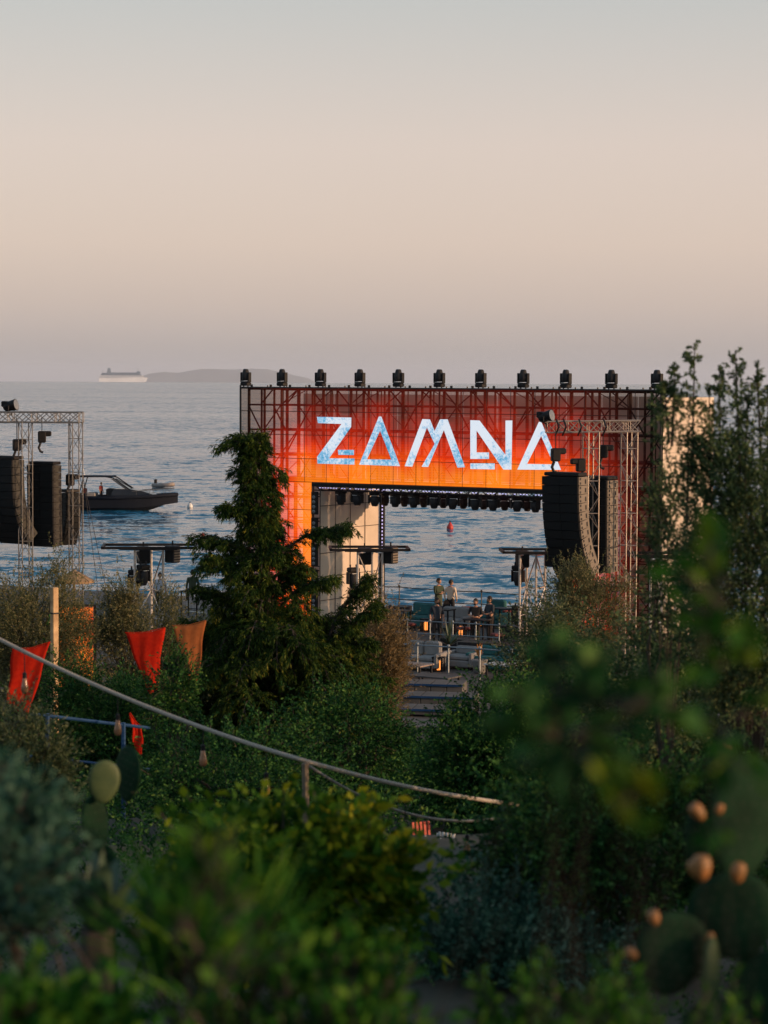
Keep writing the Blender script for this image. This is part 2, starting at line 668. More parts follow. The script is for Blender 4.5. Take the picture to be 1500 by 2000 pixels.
# ------------------------------------------------------------------ stage portal
def build_stage():
    st = empty('stage_portal')
    st.matrix_world = STM
    tag(st, 'huge open stage portal with glowing orange see-through screen and white lettering', 'stage')
    top = on_stage(880, 760)[1]
    ul, wl = on_stage(609, 941)          # inner left corner of the opening
    ur, _ = on_stage(1106, 1000)
    wl = 0.5 * (wl + on_stage(1060, 957)[1])
    D = 4.5
    # --- LED material
    m = bpy.data.materials.new('see_through_led')
    m.use_nodes = True
    n, l = m.node_tree.nodes, m.node_tree.links
    n.clear()
    out = n.new('ShaderNodeOutputMaterial')
    add = n.new('ShaderNodeAddShader')
    tr = n.new('ShaderNodeBsdfTransparent')
    tr.inputs[0].default_value = (.56, .48, .43, 1)
    em = n.new('ShaderNodeEmission')
    l.new(tr.outputs[0], add.inputs[0])
    l.new(em.outputs[0], add.inputs[1])
    l.new(add.outputs[0], out.inputs[0])
    tc = n.new('ShaderNodeTexCoord')
    sx = n.new('ShaderNodeSeparateXYZ')
    l.new(tc.outputs['Object'], sx.inputs[0])

    def math_(op, a, b=None, c=None, clamp=False):
        nd = n.new('ShaderNodeMath')
        nd.operation = op
        nd.use_clamp = clamp
        for i, q in enumerate((a, b, c)):
            if q is None:
                continue
            if isinstance(q, (int, float)):
                nd.inputs[i].default_value = q
            else:
                l.new(q, nd.inputs[i])
        return nd.outputs[0]
    U, W = sx.outputs['X'], sx.outputs['Z']
    du = math_('MAXIMUM', math_('SUBTRACT', ul, U), math_('SUBTRACT', U, ur))
    du = math_('MAXIMUM', du, 0.0)
    dw = math_('MAXIMUM', math_('SUBTRACT', W, wl), 0.0)
    dist = math_('SQRT', math_('ADD', math_('MULTIPLY', math_('MULTIPLY', du, du), .85), math_('MULTIPLY', dw, dw)))

    def noise(scale, sc3, det=5.0, off=0.0):
        mp = n.new('ShaderNodeMapping')
        mp.inputs['Scale'].default_value = sc3
        mp.inputs['Location'].default_value = (off, 0, off)
        l.new(tc.outputs['Object'], mp.inputs[0])
        z = n.new('ShaderNodeTexNoise')
        z.inputs['Scale'].default_value = scale
        z.inputs['Detail'].default_value = det
        z.inputs['Roughness'].default_value = .62
        l.new(mp.outputs[0], z.inputs['Vector'])
        return z.outputs[0]
    n1 = noise(.55, (1, 1, 1.3), 6)
    n2 = noise(1.6, (1, 1, 1.0), 6, 9.0)
    dd = math_('ADD', dist, math_('MULTIPLY', math_('SUBTRACT', n1, .5), 3.4))
    dd = math_('ADD', dd, math_('MULTIPLY', math_('SUBTRACT', n2, .5), .9))
    rp = n.new('ShaderNodeValToRGB')
    stops = [(0.0, (1.12, .25, .012)), (.09, (1.05, .19, .008)), (.20, (.95, .085, .004)), (.34, (.66, .030, .003)),
             (.48, (.34, .012, .003)), (.66, (.09, .005, .002)), (1.0, (.010, .003, .001))]
    e = rp.color_ramp.elements
    while len(e) < len(stops):
        e.new(.5)
    for q, (p, c) in zip(e, stops):
        q.position = p
        q.color = (*[min(x, 1.3) for x in c], 1)
    l.new(math_('DIVIDE', dd, 4.6, clamp=True), rp.inputs[0])
    # edges of the wall stay dark
    eL = math_('DIVIDE', U, 1.8, clamp=True)
    eR = math_('DIVIDE', math_('SUBTRACT', STW, U), 4.2, clamp=True)
    env = math_('MULTIPLY', math_('POWER', eL, 1.3), math_('POWER', eR, 1.2))
    # LED rows and module joints
    rows = math_('MULTIPLY_ADD', math_('SINE', math_('MULTIPLY', W, 62.8)), .08, .92)
    oi = n.new('ShaderNodeObjectInfo')
    stren = math_('MULTIPLY', math_('MULTIPLY', env, rows), math_('MULTIPLY_ADD', oi.outputs['Random'], .28, .84))
    l.new(rp.outputs[0], em.inputs[0])
    l.new(stren, em.inputs[1])
    led = m
    # --- panels
    cols_h = 18
    cw = STW / cols_h
    rows_h = 4
    rh = (top - wl) / rows_h

    def panel(u0, u1, w0, w1):
        g = .012
        MB().box(((u0 + u1) / 2, 0, (w0 + w1) / 2), (u1 - u0 - g, .004, w1 - w0 - g)).build('led_panel', led, st)
    # one thin sheet each: only the front face glows towards the audience
    def sheet(u0, u1, w0, w1):
        g = .010
        b = MB()
        b._add([(u0 + g, 0, w0 + g), (u1 - g, 0, w0 + g), (u1 - g, 0, w1 - g), (u0 + g, 0, w1 - g)], [(0, 1, 2, 3)])
        b.build('led_panel', led, st)
    for i in range(cols_h):
        for j in range(rows_h):
            sheet(i * cw, (i + 1) * cw, wl + j * rh, wl + (j + 1) * rh)
    for (a, b_, k) in ((0, ul, 3), (ur, STW, 3)):
        pw = (b_ - a) / k
        nr = 5
        ph = (wl - .1) / nr
        for i in range(k):
            for j in range(nr):
                sheet(a + i * pw, a + (i + 1) * pw, .1 + j * ph, .1 + (j + 1) * ph)
    # --- thin dark frame of the LED modules
    fr = MB()
    for i in range(cols_h + 1):
        u = i * cw
        fr.box((u, .02, (wl + top) / 2), (.022, .02, top - wl))
    for j in range(rows_h + 1):
        fr.box((STW / 2, .045, wl + j * rh), (STW, .02, .03 if j else .09))
    for (a, b_) in ((0, ul), (ur, STW)):
        for i in range(4):
            fr.box((a + (b_ - a) * i / 3, .02, wl / 2), (.022, .02, wl))
        for j in range(6):
            fr.box(((a + b_) / 2, .045, .1 + (wl - .1) * j / 5), (b_ - a, .02, .03))
    fr.build('module_frame', SCAF, st)
    # --- scaffold behind the screen
    rng = random.Random(5)

    def tower_rows(v, r, u0, u1, w0, w1, step, diag, pw=None):
        b = MB()
        k = max(1, round((u1 - u0) / step))
        s = (u1 - u0) / k
        lv = [w0]
        while lv[-1] + 1.0 < w1 - .2:
            lv.append(lv[-1] + 1.0)
        lv.append(w1)
        for i in range(k + 1):
            u = u0 + i * s + rng.uniform(-.05, .05)
            b.bar((u, v, w0), (u, v, w1 + .04), r * (1.35 if i % 3 == 0 else 1), 6)
        for q in lv:
            b.bar((u0, v + .05, q), (u1, v + .05, q), r * .8, 5)
        if diag:
            for i in range(k):
                for j in range(len(lv) - 1):
                    if (i + j) % diag == 0:
                        a0, a1 = (u0 + i * s, u0 + (i + 1) * s)
                        if rng.random() < .5:
                            a0, a1 = a1, a0
                        b.bar((a0, v - .04, lv[j]), (a1, v - .04, lv[j + 1]), r * .72, 5)
        return b
    tower_rows(.35, .046, .15, STW - .15, wl + .05, top - .05, .62, 2).build('front_scaffold', SCAF, st)
    tower_rows(1.35, .040, .25, STW - .2, wl + .05, top - .05, .83, 2).build('middle_scaffold', SCAF, st)
    tower_rows(2.8, .026, .1, STW - .3, wl + .05, top - .1, 1.25, 3).build('rear_scaffold', SCAF, st)
    for (a, b_) in ((.15, ul - .15), (ur + .15, STW - .15)):
        for v, q in ((.35, .036), (1.35, .034), (3.2, .03)):
            tower_rows(v, q, a, b_, .02, wl, .85, 2).build('tower_scaffold', SCAF, st)
    # top rail and stub pins along the top
    tr_ = MB()
    tr_.bar((-.02, .1, top), (STW + .02, .1, top), .05, 6)
    tr_.bar((-.02, .8, top), (STW + .02, .8, top), .04, 6)
    tr_.bar((-.02, 0, 0), (-.02, 0, top + .1), .035, 6)
    tr_.bar((STW + .02, 0, 0), (STW + .02, 0, top + .1), .04, 6)
    for i in range(20):
        u = STW * (i + .5) / 20
        tr_.bar((u, .1, top), (u, .1, top + .13), .05, 6)
        tr_.bar((u + .3, .8, top - .02), (u + .3, .8, top + .1), .03, 5)
    tr_.build('top_rail', SCAF, st)
    # --- cloth cladding, panel by panel: inner left return, right flank, back of the header and of the towers
    rngc = np.random.default_rng(11)

    def cloth(p00, pu, pw, name='cloth_panel'):
        """Slightly billowed cloth sheet from corner p00 along pu and pw."""
        k = 5
        nrm = pu.cross(pw).normalized()
        b = MB()
        vs, fs = [], []
        ph = rngc.uniform(0, 6.28, 4)
        for j in range(k + 1):
            for i in range(k + 1):
                s, t = i / k, j / k
                w_ = math.sin(math.pi * s) * math.sin(math.pi * t)
                off = .045 * w_ * math.sin(3 * s + ph[0]) + .025 * w_ * math.sin(7 * t + ph[1] + 3 * s)
                vs.append(p00 + pu * (.008 + .984 * s) + pw * (.006 + .988 * t) + nrm * off)
        for j in range(k):
            for i in range(k):
                q = j * (k + 1) + i
                fs.append((q, q + 1, q + k + 2, q + k + 1))
        b._add(vs, fs)
        b.build(name, CLOTHC, st, smooth=True)
    ci = ul + .35
    for i in range(4):
        for j in range(6):
            cloth(Vector((ci, .05 + i * (D - .1) / 4, j * wl / 6)), Vector((0, (D - .1) / 4, 0)), Vector((0, 0, wl / 6)))
    for i in range(4):
        for j in range(9):
            cloth(Vector((STW + .06, .1 + i * (D - .1) / 4, j * (top - .25) / 9)), Vector((0, (D - .1) / 4, 0)), Vector((0, 0, (top - .25) / 9)))
    for i in range(12):
        for j in range(4):
            cloth(Vector((i * STW / 12, D, wl + j * (top - .25 - wl) / 4)), Vector((STW / 12, 0, 0)), Vector((0, 0, (top - .25 - wl) / 4)))
    for (a, b_) in ((0, ul + .3), (ur, STW)):
        for i in range(3):
            for j in range(5):
                cloth(Vector((a + i * (b_ - a) / 3, D, j * wl / 5)), Vector(((b_ - a) / 3, 0, 0)), Vector((0, 0, wl / 5)))
    # seams of the inner return
    sm = MB()
    for i in range(5):
        sm.bar((ci + .03, .05 + i * (D - .1) / 4, 0), (ci + .03, .05 + i * (D - .1) / 4, wl), .014, 4)
    for j in range(1, 6):
        sm.bar((ci + .03, .05, j * wl / 6), (ci + .03, D - .05, j * wl / 6), .012, 4)
    sm.build('cloth_seams', CHARC, st)
    # --- black batten with round lamps beside the opening, on both jambs
    for u0 in (ul + .16, ur - .16):
        for k in range(5):
            w0 = .25 + k * (wl - .5) / 5
            w1 = w0 + (wl - .5) / 5 - .12
            bt = MB().cbox((u0, -.02, (w0 + w1) / 2), (.30, .12, w1 - w0), .02).build('lamp_batten', BLACK, st)
            lm = MB()
            q = w0 + .12
            while q < w1 - .08:
                lm.lathe([(.07, 0), (.075, .02), (.05, .03)], (u0, -.08, q), 10, Matrix.Rotation(R(90), 3, 'X'))
                q += .19
            lm.build('lamp_lenses', LENS, bt)
    # --- lintel: black truss under the screen carrying the lights, with a pixel strip
    lt = MB()
    for (vv, ww) in ((.15, -.05), (.15, -.32), (.6, -.05), (.6, -.32)):
        lt.bar((ul, vv, wl + ww), (ur, vv, wl + ww), .028, 6)
    q = ul
    fl = 1
    while q < ur - .4:
        lt.bar((q, .15, wl - .05), (q + .42, .15, wl - .32), .016, 5)
        lt.bar((q, .15, wl - .05), (q, .15, wl - .32), .014, 5)
        lt.bar((q, .6, wl - .32), (q + .42, .6, wl - .05), .016, 5)
        q += .42
    lt.box(((ul + ur) / 2, .02, wl - .11), (ur - ul, .05, .12))
    lt.build('lintel_truss', BLACK, st)
    PIX = mat('pixel_strip_lamp', (.5, .5, .6), .4, 0, None, 5, 0, (.55, .5, .95), 1.0)
    px_ = MB()
    q = ul + .4
    rr = random.Random(3)
    while q < ur:
        if rr.random() < .75:
            px_.box((q, -.012, wl - .21), (.07, .012, .03))
        q += .13
    px_.build('pixel_strip', PIX, st)
    # vertical pixel strip on the rear edge of the inner return
    MB().box((ci + .12, D + .02, wl / 2), (.22, .10, wl - .1)).build('rear_jamb', CHARC, st)
    pv = MB()
    q = .5
    while q < wl - .4:
        pv.box((ci + .16, D - .045, q), (.05, .012, .07))
        q += .15
    pv.build('pixel_strip', PIX, st)
    # --- letters
    Lm = bpy.data.materials.new('led_letter_white')
    Lm.use_nodes = True
    n, l = Lm.node_tree.nodes, Lm.node_tree.links
    n.clear()
    out = n.new('ShaderNodeOutputMaterial')
    em = n.new('ShaderNodeEmission')
    tc = n.new('ShaderNodeTexCoord')
    sx = n.new('ShaderNodeSeparateXYZ')
    l.new(tc.outputs['Object'], sx.inputs[0])
    z1 = n.new('ShaderNodeTexNoise')
    z1.inputs['Scale'].default_value = .8
    z1.inputs['Detail'].default_value = 2
    l.new(tc.outputs['Object'], z1.inputs['Vector'])
    z2 = n.new('ShaderNodeTexNoise')
    z2.inputs['Scale'].default_value = 7.0
    z2.inputs['Detail'].default_value = 6
    z2.inputs['Roughness'].default_value = .75
    l.new(tc.outputs['Object'], z2.inputs['Vector'])
    # the left letters are bluer than the right ones
    g = n.new('ShaderNodeMapRange')
    g.inputs['From Min'].default_value = on_stage(620, 860)[0]
    g.inputs['From Max'].default_value = on_stage(960, 860)[0]
    g.inputs['To Min'].default_value = .14
    g.inputs['To Max'].default_value = -.06
    l.new(sx.outputs['X'], g.inputs[0])
    s1 = n.new('ShaderNodeMath'); s1.operation = 'MULTIPLY_ADD'; s1.inputs[1].default_value = .9
    l.new(z1.outputs[0], s1.inputs[0]); l.new(g.outputs[0], s1.inputs[2])
    s2 = n.new('ShaderNodeMath'); s2.operation = 'MULTIPLY_ADD'; s2.inputs[1].default_value = 1.1
    l.new(z2.outputs[0], s2.inputs[0]); l.new(s1.outputs[0], s2.inputs[2])
    rp = n.new('ShaderNodeValToRGB')
    e = rp.color_ramp.elements
    e.new(.5); e.new(.6)
    for q, (p, c) in zip(e, [(.0, (.80, .84, .90)), (.50, (.72, .79, .88)), (.58, (.24, .50, .74)), (.66, (.03, .30, .52))]):
        q.position = p; q.color = (*c, 1)
    md = n.new('ShaderNodeMath'); md.operation = 'MULTIPLY'; md.inputs[1].default_value = .5
    l.new(s2.outputs[0], md.inputs[0])
    l.new(md.outputs[0], rp.inputs[0])
    l.new(rp.outputs[0], em.inputs[0])
    em.inputs[1].default_value = 1.0
    l.new(em.outputs[0], out.inputs[0])
    def shape(b, pts, off):
        poly = [Vector((u, -.006 - off, w)) for (u, w) in (on_stage(*p) for p in pts)]
        b._add(poly, [tuple(reversed(range(len(poly))))])

    def stroke(b, p, q, hw, off, cut=True):
        # parallel stroke with level ends, horizontal half width hw in photo pixels
        shape(b, [(p[0] - hw, p[1]), (p[0] + hw, p[1]), (q[0] + hw, q[1]), (q[0] - hw, q[1])], off)

    def triangulated(b, name):
        me = b.mesh(name, Lm)
        bm = bmesh.new(); bm.from_mesh(me)
        bmesh.ops.triangulate(bm, faces=bm.faces[:])
        bm.to_mesh(me); bm.free()
        o = bpy.data.objects.new(name, me); COL.objects.link(o); o.parent = st
        return o
    b = MB()
    shape(b, [(619, 814), (686.5, 815.5), (686, 834), (643, 895), (692.5, 895.5), (692.5, 907.5), (620, 905.5), (619.5, 892), (667, 828), (621, 826.5)], 0)
    shape(b, [(660, 878.5), (691.5, 878.5), (691.5, 888.8), (661, 888.3)], 0)
    o = triangulated(b, 'letter'); o['label'] = 'glowing white and blue letter Z'

    def delta(ap, bl, br, iap, ibl, ibr):
        b = MB()
        (ax, ay) = ap
        shape(b, [(ax - 2.5, ay), (ax + 2.5, ay), br, ibr, iap], 0)
        shape(b, [(ax - 2.5, ay), iap, ibl, ibr, br, bl], 0)
        return triangulated(b, 'letter')
    o = delta((742.5, 813.5), (701.4, 907.5), (781.5, 910.5), (742.5, 841.5), (717, 897), (764.4, 897.6))
    o['label'] = 'glowing triangular letter A beside the Z'
    b = MB()
    shape(b, [(790.5, 910.5), (805.5, 911.4), (834, 835), (849, 867), (823.5, 911.6), (836.5, 912), (867, 840), (893.6, 913.4), (908.5, 912.5),
              (874.5, 819), (859.5, 819), (849, 841.5), (840, 819), (825, 818.5)], 0)
    o = triangulated(b, 'letter'); o['label'] = 'glowing white letter M'
    b = MB()
    shape(b, [(918.6, 820.6), (936.8, 821.2), (987.4, 888.4), (987.4, 821.2), (1000.8, 821.2), (999.2, 917.2), (983.2, 917.2), (931, 841), (931, 883.6), (955.4, 883.6), (955.4, 896.4), (918.6, 896.4)], 0)
    shape(b, [(918.6, 905), (966.6, 905), (966.6, 916.8), (918.6, 916)], 0)
    o = triangulated(b, 'letter'); o['label'] = 'glowing white letter N with a foot bar'
    o = delta((1055, 824), (1010.4, 917.2), (1096, 917.8), (1057, 851.6), (1029.6, 906), (1081.4, 907))
    o['label'] = 'glowing triangular letter A partly behind the right loudspeakers'
    return top, ul, ur, wl, D


S_TOP, S_UL, S_UR, S_WL, S_D = build_stage()


# ------------------------------------------------------------------ moving head lights
def make_moving_head(hang=False):
    """Moving head: square base, two-armed yoke, barrel with a lens; origin at the clamp end."""
    o = empty('moving_head_light')
    s = -1 if hang else 1
    MB().cbox((0, 0, s * .09), (.40, .34, .16), .03).build('base', BLACK, o)
    y = MB()
    for k in (-1, 1):
        y.cbox((k * .215, 0, s * .40), (.06, .2, .42), .015)
    y.box((0, 0, s * .195), (.46, .2, .05))
    y.build('yoke', BLACK, o)
    rot = Matrix.Rotation(R(180), 3, 'X') if hang else Matrix.Identity(3)
    hd = MB()
    hd.lathe([(.13, .24), (.175, .28), (.185, .42), (.18, .52), (.15, .60), (.125, .70), (.11, .74)], (0, 0, 0), 12, rot)
    h = hd.build('head', CHARC, o, smooth=True)
    MB().lathe([(.10, .735), (.105, .75), (.06, .765)], (0, 0, 0), 12, rot).build('lens', LENS, h)
    MB().box((0, -.176, s * .22), (.22, .012, .02)).build('display_strip', WHITEP, o)
    cl = MB()
    for k in (-1, 1):
        cl.bar((k * .12, 0, s * .01), (k * .12, 0, -s * .10), .03, 6)
    cl.build('clamp', CHARC, o)
    return o


ORD = ['first', 'second', 'third', 'fourth', 'fifth', 'sixth', 'seventh', 'eighth', 'ninth', 'tenth', 'eleventh', 'twelfth', 'thirteenth', 'fourteenth', 'fifteenth', 'sixteenth', 'seventeenth', 'eighteenth', 'nineteenth', 'twentieth']
mh = make_moving_head()
TOPX = [480, 551, 626, 703, 778, 858, 939, 1022, 1105, 1194, 1283]
for i, px in enumerate(TOPX):
    o = mh if i == 0 else copy_tree(mh)
    u, _ = on_stage(px, 755, .4)
    o.location = stw(u, .4, S_TOP + .06)
    o.rotation_euler = (0, 0, STR + R(random.uniform(-12, 12)))
    o.scale = (.92, .92, .92)
    where = 'leftmost' if i == 0 else ('rightmost' if i == 10 else ORD[i] + ' from the left')
    tag(o, f'black moving head light upright on top of the portal, {where}', 'stage light', 'moving heads along the top of the portal')

# hanging row under the lintel: a front row and a rear row on its own truss
hh = make_moving_head(True)
HX = [666, 698, 732, 772, 808, 848, 884, 928, 963, 1010, 1046]
for i, px in enumerate(HX):
    o = hh if i == 0 else copy_tree(hh)
    u, _ = on_stage(px, 965, .38)
    o.location = stw(u, .38, S_WL - .30)
    o.rotation_euler = (0, 0, STR + R(random.uniform(-40, 40)))
    o.scale = (1.05, 1.05, .78)
    where = 'leftmost' if i == 0 else ('rightmost' if i == 10 else ORD[i] + ' from the left')
    tag(o, f'black moving head light hanging under the front lintel, {where}', 'stage light', 'moving heads hanging under the front lintel')
rt = empty('lighting_truss', stw(0, 3.6, 0), STR)
tag(rt, 'black lighting truss hanging across the rear of the stage opening', 'truss')
b = MB()
for (vv, ww) in ((0, 0), (.35, 0), (0, .35), (.35, .35)):
    b.bar((S_UL + .6, vv, S_WL - .55 + ww), (S_UR, vv, S_WL - .55 + ww), .03, 6)
b.build('chords', BLACK, rt)
b = MB()
q = S_UL + .6
while q < S_UR - .4:
    b.bar((q, 0, S_WL - .55), (q + .4, 0, S_WL - .2), .016, 5)
    b.bar((q, .35, S_WL - .2), (q + .4, .35, S_WL - .55), .016, 5)
    b.bar((q, 0, S_WL - .55), (q, .35, S_WL - .55), .014, 5)
    q += .4
b.build('lacing', BLACK, rt)
for i, px in enumerate([650, 690, 752, 790, 828, 866, 905, 945, 986, 1030]):
    o = copy_tree(hh)
    u, _ = on_stage(px, 965, 3.7)
    o.location = stw(u, 3.7, S_WL - .52)
    o.rotation_euler = (0, 0, STR + R(random.uniform(-60, 60)))
    o.scale = (1.0, 1.0, .72)
    where = 'leftmost' if i == 0 else ('rightmost' if i == 9 else ORD[i] + ' from the left')
    tag(o, f'black moving head light on the rear stage truss, {where}', 'stage light', 'moving heads on the rear truss')


# ------------------------------------------------------------------ truss gates with loudspeaker arrays
def truss(a, b, w, r=.028, lace=.016, step=.5, twist=0.0, n=6):
    """Square lattice truss between two points."""
    a, b = Vector(a), Vector(b)
    d = (b - a)
    L = d.length
    d.normalize()
    up = Vector((0, 0, 1)) if abs(d.z) < .9 else Vector((0, 1, 0))
    s = d.cross(up).normalized()
    t = s.cross(d)
    q = Quaternion(d, twist)
    s, t = q @ s, q @ t
    cs = [(s * i + t * j) * w / 2 for i, j in ((-1, -1), (1, -1), (1, 1), (-1, 1))]
    ch, lc = MB(), MB()
    for c in cs:
        ch.bar(a + c, b + c, r, n)
    k = max(1, round(L / step))
    for i in range(k):
        for f in range(4):
            c0, c1 = cs[f], cs[(f + 1) % 4]
            p0, p1 = a + d * (L * i / k), a + d * (L * (i + 1) / k)
            if (i + f) % 2:
                lc.bar(p0 + c0, p1 + c1, lace, 4)
            else:
                lc.bar(p0 + c1, p1 + c0, lace, 4)
            if i % 2 == 0:
                lc.bar(p0 + c0, p0 + c1, lace, 4)
    return ch, lc


def add_truss(parent, name, a, b, w, m, **k):
    ch, lc = truss(a, b, w, **k)
    o = ch.build(name, m, parent)
    lc.build('lacing', m, o)
    return o


def line_array(loc, yaw, n, cw, chh, dep, curve, label, side_mat, front_mat=None, tilt0=0.0):
    """Hang of cabinets, each turned a little further down than the one above."""
    o = empty('line_array_loudspeaker', loc, yaw)
    tag(o, label, 'loudspeaker')
    MB().cbox((0, .05, .07), (cw * .96, dep * .9, .12), .02).build('flying_frame', BLACK, o)
    a = tilt0
    p = Vector((0, 0, 0))
    for i in range(n):
        rot = Matrix.Rotation(a, 3, 'X')          # front edge (-y) tips downwards
        c = p + rot @ Vector((0, 0, -chh / 2))
        cb = MB()
        cb.cbox(c, (cw, dep, chh - .012), .012, rot)
        # side plates with rigging holes
        for s in (-1, 1):
            cb.box(c + rot @ Vector((s * (cw / 2 + .004), .02, 0)), (.012, dep * .90, chh * .94), rot, 1)
            for (yy, zz) in ((-.14, .25), (-.14, -.25), (.12, .05), (.12, -.2)):
                cb.box(c + rot @ Vector((s * (cw / 2 + .012), yy * dep / .5, zz * chh)), (.012, .075, .075), rot, 2)
        ob = cb.build('cabinet', [BLACK, side_mat, CHARC], o)
        g = MB()
        for k in (-1, 1):
            g.box(c + rot @ Vector((k * cw * .247, -dep / 2 - .006, 0)), (cw * .485, .02, chh * .97), rot)
        g.build('grille', front_mat or GRILLE, ob)
        p = p + rot @ Vector((0, 0, -chh))
        a += curve[i] if isinstance(curve, (list, tuple)) else curve
    return o


GRILLE = mat('speaker_grille', (.014, .016, .018), .7, 0, (.008, .009, .010), 160, .4, detail=1, spec=.15)
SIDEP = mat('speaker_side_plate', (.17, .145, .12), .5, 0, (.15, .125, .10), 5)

SIDED = mat('shaded_side_plate', (.055, .055, .05), .6, 0, (.035, .035, .032), 5, spec=.2)  # darker copy of the side plate, shade on the left hangs painted in


def hoist(loc, yaw, top_z, label):
    o = empty('chain_hoist', loc, yaw)
    tag(o, label, 'chain hoist')
    MB().cbox((0, 0, .28), (.30, .24, .44), .04).cbox((.18, 0, .40), (.34, .2, .2), .04).build('motor_body', BLACK, o)
    MB().bar((0, 0, .5), (0, 0, top_z - loc[2]), .016, 5).build('chain', CHARC, o)
    b = MB().tube([(-.05, 0, .06), (-.12, 0, -.12), (-.06, 0, -.26), (.04, 0, -.30)], .05, 6)
    b.build('chain_bag', CHARC, o)
    return o


# left gate
def gate(name, label, A, B, C, z_top, w, cw_):
    g = empty(name, (A[0], A[1], TZ))
    tag(g, label, 'truss gate')
    return g


dL = 90.0
gl = empty('truss_gate', (at(148, 1000, dL).x, dL, TZ))
tag(gl, 'grey lattice truss gate carrying loudspeakers at the left edge', 'truss gate')
gl0 = Vector(gl.location)
zt = at(100, 803, dL).z
zb = at(100, 826, dL).z
wt = zt - zb
xl = [at(148, 900, dL).x - gl0.x, at(59, 900, dL).x - gl0.x, at(-60, 900, dL).x - gl0.x]
for i, x in enumerate(xl):
    yy = (0, -1.2, .3)[i]
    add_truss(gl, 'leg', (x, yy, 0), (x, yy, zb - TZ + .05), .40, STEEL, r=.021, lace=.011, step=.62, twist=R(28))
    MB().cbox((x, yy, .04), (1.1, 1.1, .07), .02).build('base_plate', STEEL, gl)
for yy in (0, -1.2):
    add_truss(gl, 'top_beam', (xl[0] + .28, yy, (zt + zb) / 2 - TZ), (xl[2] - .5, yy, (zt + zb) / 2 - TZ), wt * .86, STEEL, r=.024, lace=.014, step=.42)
b = MB()
for dx in (.1, .55):
    b.bar((xl[0] + .3, -.1, 5.2 - TZ + 3), (xl[0] + 1.15 + dx, -1.5, 0), .010, 4)
b.build('guy_wires', CHARC, gl)
zc = zt - wt / 2
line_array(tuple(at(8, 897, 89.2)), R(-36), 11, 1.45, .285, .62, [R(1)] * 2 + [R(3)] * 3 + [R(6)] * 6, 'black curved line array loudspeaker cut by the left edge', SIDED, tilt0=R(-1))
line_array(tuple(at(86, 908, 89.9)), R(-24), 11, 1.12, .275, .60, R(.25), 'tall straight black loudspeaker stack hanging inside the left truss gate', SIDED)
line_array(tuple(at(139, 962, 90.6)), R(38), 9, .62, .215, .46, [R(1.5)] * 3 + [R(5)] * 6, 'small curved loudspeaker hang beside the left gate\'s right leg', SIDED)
hoist(tuple(at(33, 884, 89.2)), R(20), zc, 'black chain hoist above the curved loudspeaker at the left edge')
hoist(tuple(at(82, 868, 89.9)), R(10), zc, 'black chain hoist above the tall straight loudspeaker stack at left')
hoist(tuple(at(137, 952, 90.6)), R(-25), zc, 'low black chain hoist above the small loudspeaker hang at left')


def floodlight(loc, yaw, label, sc=1.0):
    o = empty('floodlight', loc, yaw)
    tag(o, label, 'floodlight')
    rx = Matrix.Rotation(R(78), 3, 'X')
    MB().lathe([(.10, -.30), (.17, -.24), (.19, 0), (.21, .16), (.23, .20)], (0, 0, .24), 12, rx).build('housing', BLACK, o, smooth=True)
    MB().lathe([(.205, .19), (.20, .205), (.05, .215)], (0, 0, .24), 12, rx).build('lens', LENS, o)
    y = MB().tube([(-.26, 0, .24), (-.26, 0, .03), (0, 0, -.02), (.26, 0, .03), (.26, 0, .24)], .022, 6)
    y.bar((0, 0, -.02), (0, 0, -.14), .03, 6)
    y.build('yoke', CHARC, o)
    MB().cbox((0, .25, .3), (.3, .2, .22), .03).build('ballast_box', BLACK, o)
    o.scale = (sc,) * 3
    return o


floodlight(tuple(at(22, 806, 90.0) + Vector((0, 0, .02))), R(75), 'black floodlight on the left truss gate top beam', 1.0)

# right gate
dR = 80.0
gr = empty('truss_gate', (at(1160, 1000, dR).x, dR, TZ))
tag(gr, 'sunlit lattice truss gate carrying loudspeakers in front of the right stage tower', 'truss gate')
gr0 = Vector(gr.location)
ztr = at(1160, 822, dR).z
zbr = at(1160, 847, dR).z
xr = [at(1154, 900, dR).x - gr0.x, at(1230, 900, dR).x - gr0.x]
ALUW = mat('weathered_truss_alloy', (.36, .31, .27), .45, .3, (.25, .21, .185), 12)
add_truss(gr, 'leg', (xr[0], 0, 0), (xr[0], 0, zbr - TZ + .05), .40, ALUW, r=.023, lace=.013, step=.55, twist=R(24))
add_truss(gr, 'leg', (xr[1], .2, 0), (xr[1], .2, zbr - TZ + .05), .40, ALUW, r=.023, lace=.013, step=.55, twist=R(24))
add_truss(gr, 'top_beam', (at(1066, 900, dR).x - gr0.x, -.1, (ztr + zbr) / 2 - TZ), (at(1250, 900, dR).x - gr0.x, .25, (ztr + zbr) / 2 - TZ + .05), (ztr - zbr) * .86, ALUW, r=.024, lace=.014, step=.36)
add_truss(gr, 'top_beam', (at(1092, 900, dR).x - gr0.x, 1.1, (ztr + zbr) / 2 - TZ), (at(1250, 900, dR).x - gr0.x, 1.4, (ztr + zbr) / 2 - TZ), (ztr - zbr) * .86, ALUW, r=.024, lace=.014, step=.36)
for x in xr:
    MB().cbox((x, 0, .04), (1.1, 1.1, .07), .02).build('base_plate', STEEL, gr)
b = MB()
for px in (1088, 1102, 1132, 1180):
    x = at(px, 900, dR).x - gr0.x
    b.tube([(x - .05, -.2, ztr - TZ + .05), (x + .02, -.42, ztr - TZ - .2), (x - .08, -.2, zbr - TZ - .06)], .03, 5)
b.build('rigging_slings', BLACK, gr)
